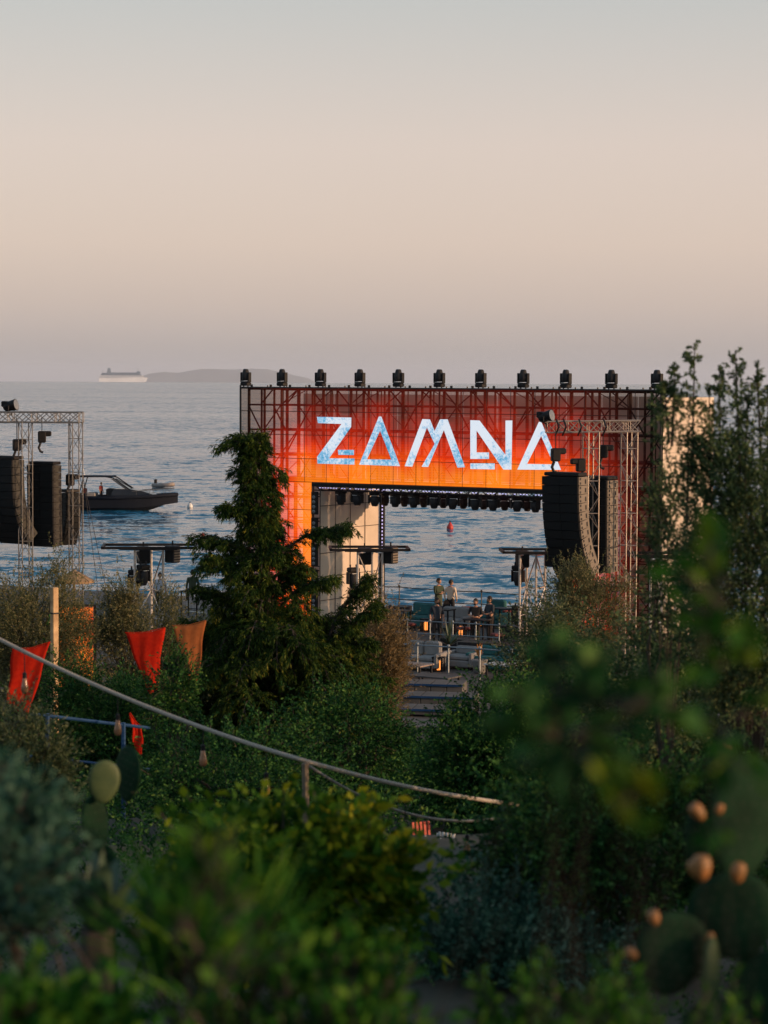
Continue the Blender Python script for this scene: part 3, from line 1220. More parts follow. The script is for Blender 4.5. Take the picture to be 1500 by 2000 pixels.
line_array(tuple(at(1103, 930, 79.0)), R(-36), 12, 1.38, .285, .62, [R(1)] * 2 + [R(2.6)] * 4 + [R(5.5)] * 6, 'big black curved line array loudspeaker in front of the stage\'s right jamb', SIDEP, tilt0=R(1))
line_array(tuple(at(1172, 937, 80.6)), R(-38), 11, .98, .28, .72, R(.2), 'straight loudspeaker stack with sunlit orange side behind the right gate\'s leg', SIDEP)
zc = ztr - .2
hoist(tuple(at(1085, 905, 79.0)), R(15), zc, 'black chain hoist in front of the last letter, above the curved array')
hoist(tuple(at(1134, 925, 79.4)), R(195), zc, 'black chain hoist between the two right loudspeaker stacks')
hoist(tuple(at(1178, 898, 80.6)), R(5), zc, 'black chain hoist above the sunlit loudspeaker stack')
floodlight(tuple(at(1068, 827, 80.0)), R(60), 'black floodlight on the left end of the right gate\'s beam', .95)


# ------------------------------------------------------------------ small lighting towers on the terrace
def light_tower(px0, px1, py, d, ups, yaw, label, boxes, heads, foot=TZ):
    c = at((px0 + px1) / 2, py, d)
    o = empty('lighting_tower', (c.x, d, foot), 0)
    tag(o, label, 'lighting tower')
    zt_ = c.z - foot
    wid = (px1 - px0) / F * d
    fr = MB()
    dp = 1.7
    rot = Matrix.Rotation(yaw, 3, 'Z')
    cs = [rot @ Vector((sx * wid / 2, sy * dp / 2, 0)) for sx, sy in ((-1, -1), (1, -1), (1, 1), (-1, 1))]
    for i in range(4):
        a, b_ = cs[i], cs[(i + 1) % 4]
        mid = (a + b_) / 2
        dirv = (b_ - a)
        fr.box((mid.x, mid.y, zt_), (dirv.length + .09, .09, .09), Matrix.Rotation(math.atan2(dirv.y, dirv.x), 3, 'Z'))
    fr.build('top_frame', BLACK, o)
    xs = [at(u, 1100, d).x - c.x for u in ups]
    yo = [(-.45, .45, -.3, .4)[i % 4] for i in range(len(xs))]
    for x, y in zip(xs, yo):
        MB().bar((x, y, 0), (x, y, zt_ - .04), .045, 7).build('upright', ALU, o)
    br = MB()
    for i in range(len(xs) - 1):
        a, b_ = (xs[i], yo[i]), (xs[i + 1], yo[i + 1])
        lv = [.15, 1.2, 2.2, zt_ - .15]
        for k in range(3):
            p, q = (a, b_) if (i + k) % 2 else (b_, a)
            br.bar((p[0], p[1], lv[k]), (q[0], q[1], lv[k + 1]), .026, 5)
            br.bar((a[0], a[1], lv[k + 1]), (b_[0], b_[1], lv[k + 1]), .026, 5)
    br.build('braces', ALU, o)
    cx = MB()
    for y in (-.5, .5):
        cx.box((0, y, zt_ - .075), (wid * .62, .07, .05))
    cx.build('cross_bars', CHARC, o)
    bp = MB().cbox((sum(xs) / len(xs), 0, .03), (abs(xs[-1] - xs[0]) + .5, 1.5, .05), .01).build('base_plate', STEEL, o)
    return o, c


def speaker_box(loc, yaw, label, s=(.42, .40, .62)):
    o = empty('loudspeaker_box', loc, yaw)
    tag(o, label, 'loudspeaker')
    MB().cbox((0, 0, 0), s, .03).build('cabinet', CHARC, o)
    MB().box((0, -s[1] / 2 - .006, 0), (s[0] * .86, .012, s[2] * .9)).build('grille', GRILLE, o)
    g = MB()
    for k in range(6):
        g.box((s[0] / 2 + .004, 0, -s[2] * .38 + k * s[2] * .152), (.012, s[1] * .8, .05))
    g.build('side_louvres', SIDEP, o)
    MB().bar((0, 0, s[2] / 2), (0, 0, s[2] / 2 + .16), .03, 6).build('bracket', BLACK, o)
    return o


def spot(loc, yaw, label):
    o = copy_tree(hh)
    o.location = loc
    o.rotation_euler = (0, 0, yaw)
    o.scale = (1, 1, 1)
    tag(o, label, 'stage light')
    if 'group' in o:
        del o['group']
    return o


light_tower(202, 383, 1067, 86, (266, 293, 320), R(4), 'low lighting tower with black rectangular top frame behind the left olive trees', None, None)
speaker_box(tuple(at(280, 1084, 86.0)), R(20), 'black loudspeaker box under the left lighting tower\'s frame, inner one')
speaker_box(tuple(at(337, 1082, 85.8)), R(-35), 'black loudspeaker box with sunlit side, outer one on the left tower')
spot(tuple(at(280, 1102, 85.6)), R(40), 'black moving head light hanging low on the left lighting tower')
spot(tuple(at(263, 1112, 85.9)), R(-20), 'black moving head light left of the left lighting tower\'s post')
light_tower(645, 797, 1071, 88, (699, 727, 747), R(3), 'low lighting tower with black top frame in front of the cloth wall', None, None)
speaker_box(tuple(at(712, 1086, 88.2)), R(15), 'black loudspeaker box in front of the cloth wall under the tower frame')
speaker_box(tuple(at(763, 1084, 87.8)), R(-35), 'black loudspeaker box right of the tower before the cloth wall')
spot(tuple(at(690, 1108, 88.0)), R(25), 'black moving head light on the left side of the tower before the cloth wall')
light_tower(980, 1112, 1076, 88, (1014, 1030, 1046, 1066), R(2), 'low lighting tower standing left of the right loudspeakers', None, None)
speaker_box(tuple(at(1020, 1092, 88.2)), R(20), 'black loudspeaker box at the top left of the tower by the right loudspeakers')
speaker_box(tuple(at(1078, 1090, 87.6)), R(-30), 'black loudspeaker box at the top right of the tower by the right loudspeakers')
spot(tuple(at(1012, 1104, 88.0)), R(-30), 'black moving head light on the left side of the tower by the right loudspeakers')
spot(tuple(at(1012, 1182, 88.3)), R(30), 'black moving head light low on the tower by the right loudspeakers')
light_tower(1228, 1342, 1083, 85, (1268, 1296, 1318), R(-2), 'low lighting tower half hidden by the big tree at right', None, None)



# ------------------------------------------------------------------ people
SHIRTS = {
    'green_jacket': mat('dark_green_jacket', (.035, .06, .035), .85, 0, (.025, .042, .025), 20),
    'cream_shirt': mat('cream_shirt', (.72, .60, .48), .8, 0, (.62, .52, .41), 14),
    'navy_tee': mat('navy_tee', (.022, .035, .055), .85, 0, (.015, .025, .04), 16),
    'black_tee': mat('black_tee', (.012, .012, .014), .85, 0, (.008, .008, .01), 16),
    'navy_polo': mat('slate_polo', (.03, .045, .06), .85, 0, (.02, .03, .042), 16),
    'white_shirt': mat('pale_blue_shirt', (.50, .55, .64), .8, 0, (.42, .46, .55), 14),
    'red_top': mat('red_top', (.34, .06, .05), .85, 0, (.25, .04, .035), 14),
}
PANTS_B = mat('black_trousers', (.014, .014, .016), .85, 0, (.01, .01, .012), 16)
PANTS_G = mat('olive_trousers', (.07, .08, .055), .85, 0, (.05, .06, .04), 16)
SHOE = mat('dark_shoes', (.02, .018, .016), .6)
SHORTS = mat('dark_shorts', (.02, .022, .028), .85)


def person(loc, yaw, label, shirt, pants=PANTS_B, pose='stand', arms=None, head_turn=0.0, beard=False, bare=False):
    """Figure facing local -y, feet at the origin."""
    root = empty('person', loc, yaw)
    tag(root, label, 'person')
    sit = pose == 'sit'
    dz = -.46 if sit else 0.0
    V, E, RAD, BONE = [], [], [], []

    def v(p, r_):
        V.append(Vector(p)); RAD.append(r_); return len(V) - 1

    def e(a, b_, kind):
        E.append((a, b_)); BONE.append(kind)
    pel = v((0, 0, .97 + dz), (.155, .115))
    wai = v((0, -.01, 1.13 + dz), (.14, .105))
    che = v((0, -.015, 1.32 + dz), (.17, .12))
    nb = v((0, 0, 1.46 + dz), (.085, .075))
    nk = v((0, -.015, 1.52 + dz), (.056, .056))
    e(pel, wai, 'shirt'); e(wai, che, 'shirt'); e(che, nb, 'shirt'); e(nb, nk, 'skin')
    arms = arms or {}
    for s, side in ((-1, 'l'), (1, 'r')):
        sh = v((s * .185, 0, 1.41 + dz), (.066, .066))
        el, wr, hd = arms.get(side, ((s * .25, .02, 1.14), (s * .25, -.07, .90), (s * .245, -.10, .82)))
        el = (el[0], el[1], el[2] + dz); wr = (wr[0], wr[1], wr[2] + dz); hd = (hd[0], hd[1], hd[2] + dz)
        mid = tuple(.55 * a + .45 * b_ for a, b_ in zip((s * .19, 0, 1.40 + dz), el))
        um = v(mid, (.052, .052))
        e1 = v(el, (.043, .043)); w1 = v(wr, (.03, .03)); h1 = v(hd, (.04, .026))
        e(che, sh, 'shirt'); e(sh, um, 'shirt'); e(um, e1, 'sleeve'); e(e1, w1, 'fore'); e(w1, h1, 'skin')
        hp = v((s * .095, 0, .90 + dz), (.092, .10))
        if sit:
            kn = v((s * .13, -.44, .93 + dz), (.065, .065)); an = v((s * .12, -.42, .10), (.045, .045)); to = v((s * .13, -.56, .05), (.042, .035))
            if dz:
                V[an].z = .93 + dz - .42; V[to].z = .93 + dz - .47
        else:
            kn = v((s * .105, -.03 - .02 * s, .50), (.065, .065)); an = v((s * .11, .02, .10), (.045, .045)); to = v((s * .125, -.13, .045), (.045, .035))
        e(pel, hp, 'pants'); e(hp, kn, 'pants'); e(kn, an, 'skin' if bare else 'pants'); e(an, to, 'shoe')
    me = bpy.data.meshes.new('body_cage')
    me.from_pydata([tuple(p) for p in V], E, [])
    tmp = bpy.data.objects.new('body_cage', me)
    COL.objects.link(tmp)
    mod = tmp.modifiers.new('skin', 'SKIN')
    mod.use_smooth_shade = True
    sv = me.skin_vertices[0].data
    for i, r_ in enumerate(RAD):
        sv[i].radius = r_
        sv[i].use_root = (i == 0)
    sub = tmp.modifiers.new('sub', 'SUBSURF')
    sub.levels = 2
    dg = bpy.context.evaluated_depsgraph_get()
    dg.update()
    body = bpy.data.meshes.new_from_object(tmp.evaluated_get(dg))
    bpy.data.objects.remove(tmp)
    mats_ = {'shirt': 0, 'sleeve': 0, 'fore': 1, 'skin': 1, 'pants': 2, 'shoe': 3}
    if shirt in ('green_jacket', 'cream_shirt'):
        mats_['fore'] = 0
    body.materials.clear()
    for m in (SHIRTS[shirt], SKIN, pants, SHOE):
        body.materials.append(m)
    segs = [(V[a], V[b_], mats_[k]) for (a, b_), k in zip(E, BONE)]
    for p in body.polygons:
        c = p.center
        best, bi = 9, 0
        for a, b_, k in segs:
            ab = b_ - a
            t = max(0, min(1, (c - a).dot(ab) / ab.length_squared))
            dd = (a + ab * t - c).length
            if dd < best:
                best, bi = dd, k
        p.material_index = bi
        p.use_smooth = True
    # head, ears, nose and fingers go into the same mesh
    hb = MB()
    T = Matrix.Rotation(head_turn, 3, 'Z')
    hc = Vector((0, -.025, 1.645 + dz))
    prof = []
    n, k = 14, 12
    vs, fs = [], []
    for i in range(k + 1):
        th = math.pi * (i + .03) / (k + .06)
        zc = math.cos(th)
        for j in range(n):
            an = 2 * math.pi * j / n
            x, y = math.sin(th) * math.cos(an) * .078, math.sin(th) * math.sin(an) * .098
            z = zc * .118
            if zc < -.15:
                x *= 1 + .30 * (zc + .15); y = y * (1 + .20 * (zc + .15)) - .012
            if y < -.07 and abs(x) < .03:
                if -.25 < zc < .15:
                    y -= .020 * (1 - abs(zc + .08) / .25)
                if .10 < zc < .3:
                    y += .008
            vs.append(hc + T @ Vector((x, y, z)))
    for i in range(k):
        for j in range(n):
            q = (j + 1) % n
            fs.append((i * n + j, (i + 1) * n + j, (i + 1) * n + q, i * n + q))
    hb._add(vs, fs, 1)
    for s in (-1, 1):
        hb.ell(hc + T @ Vector((s * .080, .012, -.005)), (.012, .022, .032), None, 8, 5, 1)
        hb.ell(hc + T @ Vector((s * .030, -.090, .012)), (.012, .008, .008), None, 6, 4, 3)
    for side, s in (('l', -1), ('r', 1)):
        el, wr, hd = arms.get(side, ((s * .25, .02, 1.14), (s * .25, -.07, .90), (s * .245, -.10, .82)))
        wr, hd = Vector(wr), Vector(hd)
        wr.z += dz; hd.z += dz
        d = (hd - wr).normalized()
        sd = d.cross(Vector((1, 0, 0))).normalized() if abs(d.x) < .8 else d.cross(Vector((0, 0, 1))).normalized()
        nn = d.cross(sd)
        for f in range(4):
            o0 = hd + sd * (.027 - .018 * f) + d * .01
            L_ = (.07, .08, .075, .058)[f]
            hb.tube([o0, o0 + d * L_ * .55 + nn * .006, o0 + d * L_ * .95 + nn * .028], [.010, .009, .007], 5, 1)
        o0 = wr + (hd - wr) * .5 + sd * .026
        hb.tube([o0, o0 + sd * .025 + d * .03, o0 + sd * .028 + d * .065 + nn * .012], [.013, .011, .008], 5, 1)
    hm = hb.mesh('head', [SHIRTS[shirt], SKIN, pants, HAIR], True)
    bm = bmesh.new()
    bm.from_mesh(body)
    bm.from_mesh(hm)
    bm.to_mesh(body)
    bm.free()
    bpy.data.meshes.remove(hm)
    bo = bpy.data.objects.new('body', body)
    COL.objects.link(bo)
    bo.parent = root
    h = MB()
    vs, fs = [], []
    k = 7
    for i in range(k + 1):
        th = math.pi * .60 * i / k
        for j in range(n):
            an = 2 * math.pi * j / n
            front = max(0, -math.sin(an))
            t2 = th * (1 - .42 * front)
            rr_ = 1.07 + .02 * math.sin(5 * an + i)
            vs.append(hc + T @ Vector((math.sin(t2) * math.cos(an) * .082 * rr_, math.sin(t2) * math.sin(an) * .102 * rr_ + .004, math.cos(t2) * .122 * rr_ + .004)))
    for i in range(k):
        for j in range(n):
            q = (j + 1) % n
            fs.append((i * n + j, (i + 1) * n + j, (i + 1) * n + q, i * n + q))
    h._add(vs, fs)
    if beard:
        h.ell(hc + T @ Vector((0, -.050, -.082)), (.058, .052, .040), None, 10, 6)
    h.build('hair', HAIR, root, smooth=True)
    return root


CROSS = {'l': ((-.24, -.10, 1.16), (-.02, -.22, 1.20), (.07, -.20, 1.21)), 'r': ((.24, -.10, 1.16), (.03, -.24, 1.15), (-.05, -.22, 1.16))}
TABLE_ARMS = {'l': ((-.25, -.06, 1.16), (-.10, -.28, 1.12), (-.04, -.34, 1.12)), 'r': ((.25, -.06, 1.16), (.12, -.28, 1.12), (.05, -.33, 1.12))}
BEHIND = {'l': ((-.27, .04, 1.15), (-.20, -.14, .98), (-.16, -.20, .93)), 'r': ((.26, .05, 1.15), (.24, .0, .91), (.24, -.02, .83))}


def fl(px, d, z=TZ):
    p = at(px, 1200, d)
    return (p.x, d, z)


person(fl(856, 97.3), R(35), 'person in a dark green jacket standing with crossed arms before the sea', 'green_jacket', PANTS_G, arms=CROSS, head_turn=R(30))
person(fl(880, 96.6), R(150), 'person in a cream shirt seen from behind, facing the sea', 'cream_shirt', PANTS_B, arms=BEHIND, head_turn=R(-20))
person(fl(853, 88.6), R(14), 'bearded person in a navy t-shirt standing by the lantern', 'navy_tee', PANTS_B, beard=True, head_turn=R(25))
person(fl(929, 88.3), R(-10), 'bearded person in a black t-shirt leaning at the high table', 'black_tee', PANTS_B, arms=TABLE_ARMS, beard=True, head_turn=R(-18))
person(fl(957, 89.3), R(-55), 'person in a dark blue polo at the high table, turned sideways', 'navy_polo', PANTS_B, arms=TABLE_ARMS, head_turn=R(-25))
person(fl(762, 90.5), R(40), 'person in black working low beside the tower before the cloth wall', 'black_tee', PANTS_B, pose='sit', arms=TABLE_ARMS)
person(fl(376, 98.5, TZ + .66), R(-160), 'person in a dark green jacket perched high before the white railing', 'green_jacket', PANTS_B, pose='sit', head_turn=R(-30))
person(fl(312, 99.5), R(15), 'person in a pale shirt half hidden behind the left lighting tower', 'white_shirt', PANTS_B)


# a jacket held by the person in the cream shirt
jk = MB()
jp = [(0, 0, 0), (.10, .02, -.10), (.12, .03, -.35), (.05, .04, -.52), (-.10, .03, -.50), (-.16, .02, -.30), (-.12, .01, -.06)]
p0 = Vector(fl(872, 96.35)) + Vector((0, 0, .98))
jk.prism([p0 + Vector(q) for q in jp], (0, -.05, 0), (0, .05, 0))
o = jk.build('jacket', mat('black_jacket_cloth', (.012, .012, .014), .9))
tag(o, 'black jacket held by the person in the cream shirt', 'jacket')


# ------------------------------------------------------------------ terrace furniture
def railing(p, q, h, label, posts, mats, rails=(1.0,), r=.02, cable=False, bars=0):
    p, q = Vector(p), Vector(q)
    o = empty('railing', p)
    tag(o, label, 'railing')
    d = q - p
    for i in range(posts):
        c = d * (i / (posts - 1))
        b_ = MB().bar(c, c + Vector((0, 0, h + .03)), r * 1.25, 6)
        b_.lathe([(r * 1.8, 0), (r * 2.2, .03), (r * 1.4, .08)], c + Vector((0, 0, h)), 8)
        b_.build('post', mats, o)
    for f in rails:
        MB().tube([Vector((0, 0, h * f)) + d * t + Vector((0, 0, -.03 * math.sin(math.pi * ((t * (posts - 1)) % 1)) if cable else 0)) for t in np.linspace(0, 1, 6 * (posts - 1) + 1)], r, 6).build('rail', mats, o)
    if bars:
        b_ = MB()
        for i in range(bars):
            c = d * ((i + .5) / bars)
            b_.bar(c + Vector((0, 0, .08)), c + Vector((0, 0, h * .98)), r * .5, 4)
        b_.build('bars', mats, o)
    return o


DK = mat('dark_rail_paint', (.03, .035, .045), .5, .2)
a, c = stw(1.5, 6.6, 0), stw(19.5, 6.6, 0)
railing(a, c, 1.02, 'thin dark railing along the sea edge behind the stage', 10, DK, (1.0, .5), .022, True)
a, c = at(366, 1200, 100.5), at(462, 1200, 98.5)
railing((a.x, 100.5, TZ), (c.x, 98.5, TZ), 1.25, 'white barred railing at the sea edge left of the stage', 5, WHITEP, (1.0, .06), .02, False, 34)
MIDR = mat('grey_blue_rail', (.24, .28, .31), .4, .4)
railing(fl(752, 88.2), fl(975, 86.2), 1.0, 'grey tube railing across the terrace behind the dark spiky plant', 6, MIDR, (1.0, .55), .022)
railing(fl(756, 80.2), fl(1000, 78.0), 1.0, 'nearest grey tube railing at the front of the terrace', 5, MIDR, (1.0,), .026)


def sofa(loc, yaw, w, m, label, back=.42):
    o = empty('sofa', loc, yaw)
    tag(o, label, 'sofa')
    MB().cbox((0, 0, .2), (w, .85, .24), .04).build('base', m, o)
    n_ = max(1, round(w / .8))
    for i in range(n_):
        MB().cbox((-w / 2 + (i + .5) * w / n_, -.05, .40), (w / n_ - .03, .7, .17), .05).build('seat_cushion', m, o)
        MB().cbox((-w / 2 + (i + .5) * w / n_, .32, .45 + back / 2), (w / n_ - .03, .2, back), .06).build('back_cushion', m, o)
    for s in (-1, 1):
        MB().cbox((s * (w / 2 + .07), 0, .34), (.15, .85, .5), .04).build('arm', m, o)
        for y in (-.35, .35):
            MB().bar((s * (w / 2 - .05), y, 0), (s * (w / 2 - .05), y, .1), .03, 6).build('leg', CHARC, o)
    return o


sofa(fl(822, 95.0), STR, 1.1, TEAL, 'teal sofa at the rear beside the left lit lantern', .5)
sofa(fl(884, 94.0), STR, 1.2, GREYU, 'grey sofa below the person in the cream shirt', .45)
sofa(fl(962, 95.3), STR, .9, TEAL, 'teal lounge chair behind the dark blue polo', .62)
sofa(fl(822, 81.2), STR + R(8), 1.3, GREYU, 'pale grey lounger-like sofa in the middle of the terrace', .5)
sofa(fl(966, 81.0), STR, 1.5, TEAL, 'long teal sofa behind the front railing at right', .36)
sofa(fl(905, 81.5), STR, .9, GREYU, 'small grey sofa between the pot and the orange plant', .3)
GLOW = mat('lantern_glow', (.8, .35, .1), .5, 0, None, 4, 0, (1.0, .30, .06), 1.6)


def lantern(loc, s, label):
    o = empty('lantern', loc, STR + R(10))
    tag(o, label, 'lantern')
    f = MB()
    for x in (-1, 1):
        for y in (-1, 1):
            f.box((x * .16, y * .16, .25), (.035, .035, .5))
    f.box((0, 0, .02), (.38, .38, .04)); f.box((0, 0, .5), (.38, .38, .04))
    for k in (-1, 0, 1):
        for y in (-.16, .16):
            f.box((k * .08, y, .25), (.012, .012, .48))
        for x in (-.16, .16):
            f.box((x, k * .08, .25), (.012, .012, .48))
    f.build('frame', BLACK, o)
    MB().lathe([(.07, .05), (.08, .1), (.08, .36), (.05, .40)], (0, 0, 0), 10).build('glowing_candle', GLOW, o)
    o.scale = (s, s, s)
    return o


lantern(fl(832, 93.6), .95, 'lit square lantern beside the rear teal sofa')
lantern(fl(900, 91.5), 1.05, 'lit square lantern right of the grey sofa, brightest')
lantern(fl(857, 80.7), .95, 'lit square lantern at the front beside the terracotta pot')
lantern(fl(938, 95.5), .7, 'small dim lantern near the teal lounge chair')


def high_table(loc, w, label):
    o = empty('high_table', loc, STR)
    tag(o, label, 'table')
    MB().cbox((0, 0, 1.05), (w, .6, .05), .015).build('table_top', CHARC, o)
    for x in (-1, 1):
        for y in (-1, 1):
            MB().box((x * (w / 2 - .06), y * .24, .515), (.05, .05, 1.02)).build('leg', BLACK, o)
    f = MB()
    f.box((0, -.24, .3), (w - .12, .03, .03)); f.box((0, .24, .3), (w - .12, .03, .03))
    f.build('foot_rail', BLACK, o)
    return o


high_table(fl(932, 87.7), .9, 'black high table with two people leaning at it')
high_table(fl(778, 91.0), .9, 'black high table right of the tower before the cloth wall')
high_table(fl(376, 98.9), .9, 'black high table under the perched person at left')
high_table(fl(985, 92.0), .8, 'black high table left of the right tower\'s feet')


def low_table(loc, w, d, h, m, label, yaw=STR):
    o = empty('low_table', loc, yaw)
    tag(o, label, 'table')
    for i in range(4):
        MB().cbox((0, -d / 2 + (i + .5) * d / 4, h), (w, d / 4 - .012, .05), .01).build('board', m, o)
    for x in (-1, 1):
        for y in (-1, 1):
            MB().box((x * (w / 2 - .08), y * (d / 2 - .08), h / 2 - .02), (.06, .06, h - .02)).build('leg', CHARC, o)
    return o


PINKW = mat('bleached_boards', (.34, .26, .22), .75, 0, (.24, .18, .15), 6, .2)
low_table(fl(795, 79.2), 1.6, .9, .42, PINKW, 'low bleached wooden table in front of the grey lounger sofa')
low_table(fl(850, 77.0), 1.5, .9, .3, DECKM, 'low dark table on the front steps below the lantern')
low_table(fl(985, 79.0), 1.1, .8, .45, WHITEP, 'low white table by the long teal sofa')


def stool(loc, label):
    o = empty('stool', loc, R(20))
    tag(o, label, 'stool')
    MB().cbox((0, 0, .62), (.42, .42, .10), .03).build('seat', mat('dark_red_vinyl', (.16, .03, .03), .6), o)
    for x in (-1, 1):
        for y in (-1, 1):
            MB().bar((x * .19, y * .19, 0), (x * .15, y * .15, .57), .022, 5).build('leg', CHARC, o)
    return o


stool(fl(838, 97.6), 'dark red stool behind the left lit lantern')
stool(fl(913, 96.8), 'dark red stool right of the person in the cream shirt')
stool(fl(988, 95.5), 'dark red stool at the far right of the opening')


def flight_case(loc, s, label):
    o = empty('flight_case', loc, STR + R(4))
    tag(o, label, 'flight case')
    MB().cbox((0, 0, s[2] / 2 + .1), s, .02).build('case_body', CHARC, o)
    f = MB()
    for x in (-1, 1):
        for y in (-1, 1):
            f.box((x * s[0] / 2, y * s[1] / 2, s[2] / 2 + .1), (.04, .04, s[2] + .01))
    for y in (-1, 1):
        for z in (.1, s[2] + .1):
            f.box((0, y * s[1] / 2, z), (s[0] + .02, .035, .035))
    f.build('edge_trim', STEEL, o)
    for x in (-1, 1):
        for y in (-1, 1):
            MB().lathe([(.05, -.02), (.05, .02)], (x * (s[0] / 2 - .1), y * (s[1] / 2 - .1), .05), 8, Matrix.Rotation(R(90), 3, 'X')).build('castor', BLACK, o)
    return o


flight_case(fl(768, 92.0), (.8, .6, .75), 'dark flight case standing behind the tower before the cloth wall')
flight_case(fl(784, 96.5), (.6, .6, .6), 'smaller dark flight case near the sea railing')
flight_case(fl(1003, 90.0), (.9, .6, .5), 'low flight case at the feet of the right tower')
flight_case(fl(893, 86.0), (1.1, .6, .45), 'long low flight case behind the spiky plant')

stool(fl(800, 90.2), 'dark red stool beside the spiky plant near the cloth wall')
stool(fl(905, 88.8), 'dark red stool left of the high table with people')
stool(fl(972, 86.6), 'dark red stool right of the high table with people')
high_table(fl(868, 91.5), .7, 'small black high table between the two lit lanterns')
flight_case(fl(935, 84.0), (1.3, .7, .55), 'wide low flight case in front of the high table')
flight_case(fl(780, 84.5), (1.0, .7, .8), 'tall flight case at the left end of the middle railing')
# steps down the front of the terrace
for i, (px, d, w) in enumerate(((846, 74.3, 2.0), (862, 72.4, 2.2), (850, 70.6, 2.4))):
    o = empty('terrace_step', (at(px, 1300, d).x, d, TZ), STR * .3)
    tag(o, ('upper', 'middle', 'lowest')[i] + ' broad grey platform step at the front of the terrace', 'step')
    hgt = (.45, .32, .18)[i]
    for k in range(4):
        MB().cbox((-w / 2 + (k + .5) * w / 4, 0, hgt / 2 + .002), (w / 4 - .015, 1.1, hgt), .015).build('slab', CONC, o)
    MB().box((0, -.58, hgt - .03), (w, .03, .06)).build('nosing', DENIMB, o)


# ------------------------------------------------------------------ boats, buoys, ship
def boat_hull(L, B, T_, m, parent, name='hull'):
    st = 14
    vs, fs = [], []
    for i in range(st + 1):
        t = i / st
        x = -L / 2 + L * t
        bw = B / 2 * (1 - max(0, (t - .45) / .55) ** 2.3) * (.92 + .08 * min(1, t * 4))
        sheer = T_ * (1 + .22 * t * t)
        keel = -.25 + 1.3 * max(0, (t - .62) / .38) ** 1.5
        row = [(x, 0, keel), (x, bw * .62, keel + .18), (x, bw * .92, .32 * sheer + keel * .3), (x, bw, sheer), (x, bw * .82, sheer + .10), (x, bw * .6, sheer - .05)]
        full = row + [(p[0], -p[1], p[2]) for p in reversed(row[1:])]
        vs += full
    n_ = 11
    for i in range(st):
        for j in range(n_ - 1):
            fs.append((i * n_ + j, i * n_ + j + 1, (i + 1) * n_ + j + 1, (i + 1) * n_ + j))
        fs.append((i * n_ + n_ - 1, i * n_, (i + 1) * n_, (i + 1) * n_ + n_ - 1))
    for i in range(st):      # deck
        fs.append((i * n_ + 5, i * n_ + 6, (i + 1) * n_ + 6, (i + 1) * n_ + 5))
    fs.append(tuple(range(n_)))
    b_ = MB(); b_._add(vs, fs)
    return b_.build(name, m, parent, smooth=False)


def water_at(px, py):
    p = on_z(px, py, 0.0)
    return Vector((p.x, p.y, 0))


wp = water_at(236, 996)
boat = empty('motor_boat', wp, R(-3))
tag(boat, 'dark navy motor boat with arched hardtop lying off the left gate', 'boat')
sB = wp.y / F
boat_hull(10.4, 3.0, 1.0, RUBBER, boat)
MB().tube([(-5.1, -1.45, 1.1), (0, -1.52, 1.18), (3, -1.2, 1.3), (4.6, -.5, 1.42), (5.1, 0, 1.45), (4.6, .5, 1.42), (3, 1.2, 1.3), (0, 1.52, 1.18), (-5.1, 1.45, 1.1)], .17, 8).build('tube', RUBBER, boat, smooth=True)
cab = MB()
prof = [(3.4, 1.35), (2.2, 1.75), (.9, 1.95), (-.5, 1.95), (-.8, 1.2), (3.2, 1.1)]
cab.prism([Vector((x, -1.0, z)) for x, z in prof], (0, 0, 0), (0, 2.0, 0))
cab.build('foredeck_cabin', mat('navy_gelcoat', (.014, .022, .038), .3, 0, (.010, .015, .026), 2, coat=.3), boat)
ws = MB()
ws.prism([Vector((.95, -1.05, 1.9)), Vector((-.55, -1.0, 2.85)), Vector((-.75, -1.0, 2.85)), Vector((.65, -1.05, 1.88))], (0, 0, 0), (0, 2.1, 0))
ws.build('windscreen', GLASSD, boat)
ht = MB()
ht.tube([(1.0, -1.1, 1.9), (-.5, -1.05, 2.92), (-1.2, -1.05, 3.05), (-3.6, -1.05, 3.02)], .06, 6)
ht.tube([(1.0, 1.1, 1.9), (-.5, 1.05, 2.92), (-1.2, 1.05, 3.05), (-3.6, 1.05, 3.02)], .06, 6)
for y in (-1.05, 1.05):
    ht.bar((-3.2, y, 3.0), (-3.7, y, 1.2), .05, 6)
ht.build('hardtop_frame', RUBBER, boat)
MB().cbox((-2.15, 0, 3.06), (3.2, 2.2, .09), .03).build('hardtop', RUBBER, boat)
br = MB()
for y in (-1, 1):
    br.tube([(1.2, y * 1.25, 1.75), (3.0, y * 1.0, 1.9), (4.4, y * .5, 2.0), (4.9, 0, 2.02)], .03, 5)
    for x_, w_ in ((1.6, 1.22), (2.8, 1.05), (4.0, .66)):
        br.bar((x_, y * w_, 1.35), (x_, y * w_, 1.85), .022, 5)
br.build('bow_rail', STEEL, boat)
for x_ in ():
    MB().lathe([(.05, -.38), (.12, -.3), (.12, .3), (.05, .38)], (x_, -1.74 + .1 * max(0, x_), .82), 8).build('fender', WHITEP if x_ > 0 else CHARC, boat)
MB().bar((-3.4, .6, 3.1), (-3.7, .6, 4.5), .015, 4).build('antenna', WHITEP, boat)
MB().cbox((-.9, 0, 1.5), (.7, 1.4, .9), .08).build('console', CHARC, boat)
MB().cbox((-2.6, 0, 1.3), (.8, 1.7, .55), .08).build('bench', GREYU, boat)
for y in (-.5, .5):
    MB().cbox((-5.35, y, 1.05), (.5, .4, .9), .08).build('outboard_motor', BLACK, boat)
person(tuple(wp + Vector((-1.75, -.35, .75))), R(60), 'person in a red top standing in the motor boat, nearer its bow', 'red_top', SHORTS, bare=True)
person(tuple(wp + Vector((-3.3, .2, .95))), R(40), 'person in a red top sitting at the stern of the motor boat', 'red_top', SHORTS, pose='sit', bare=True)

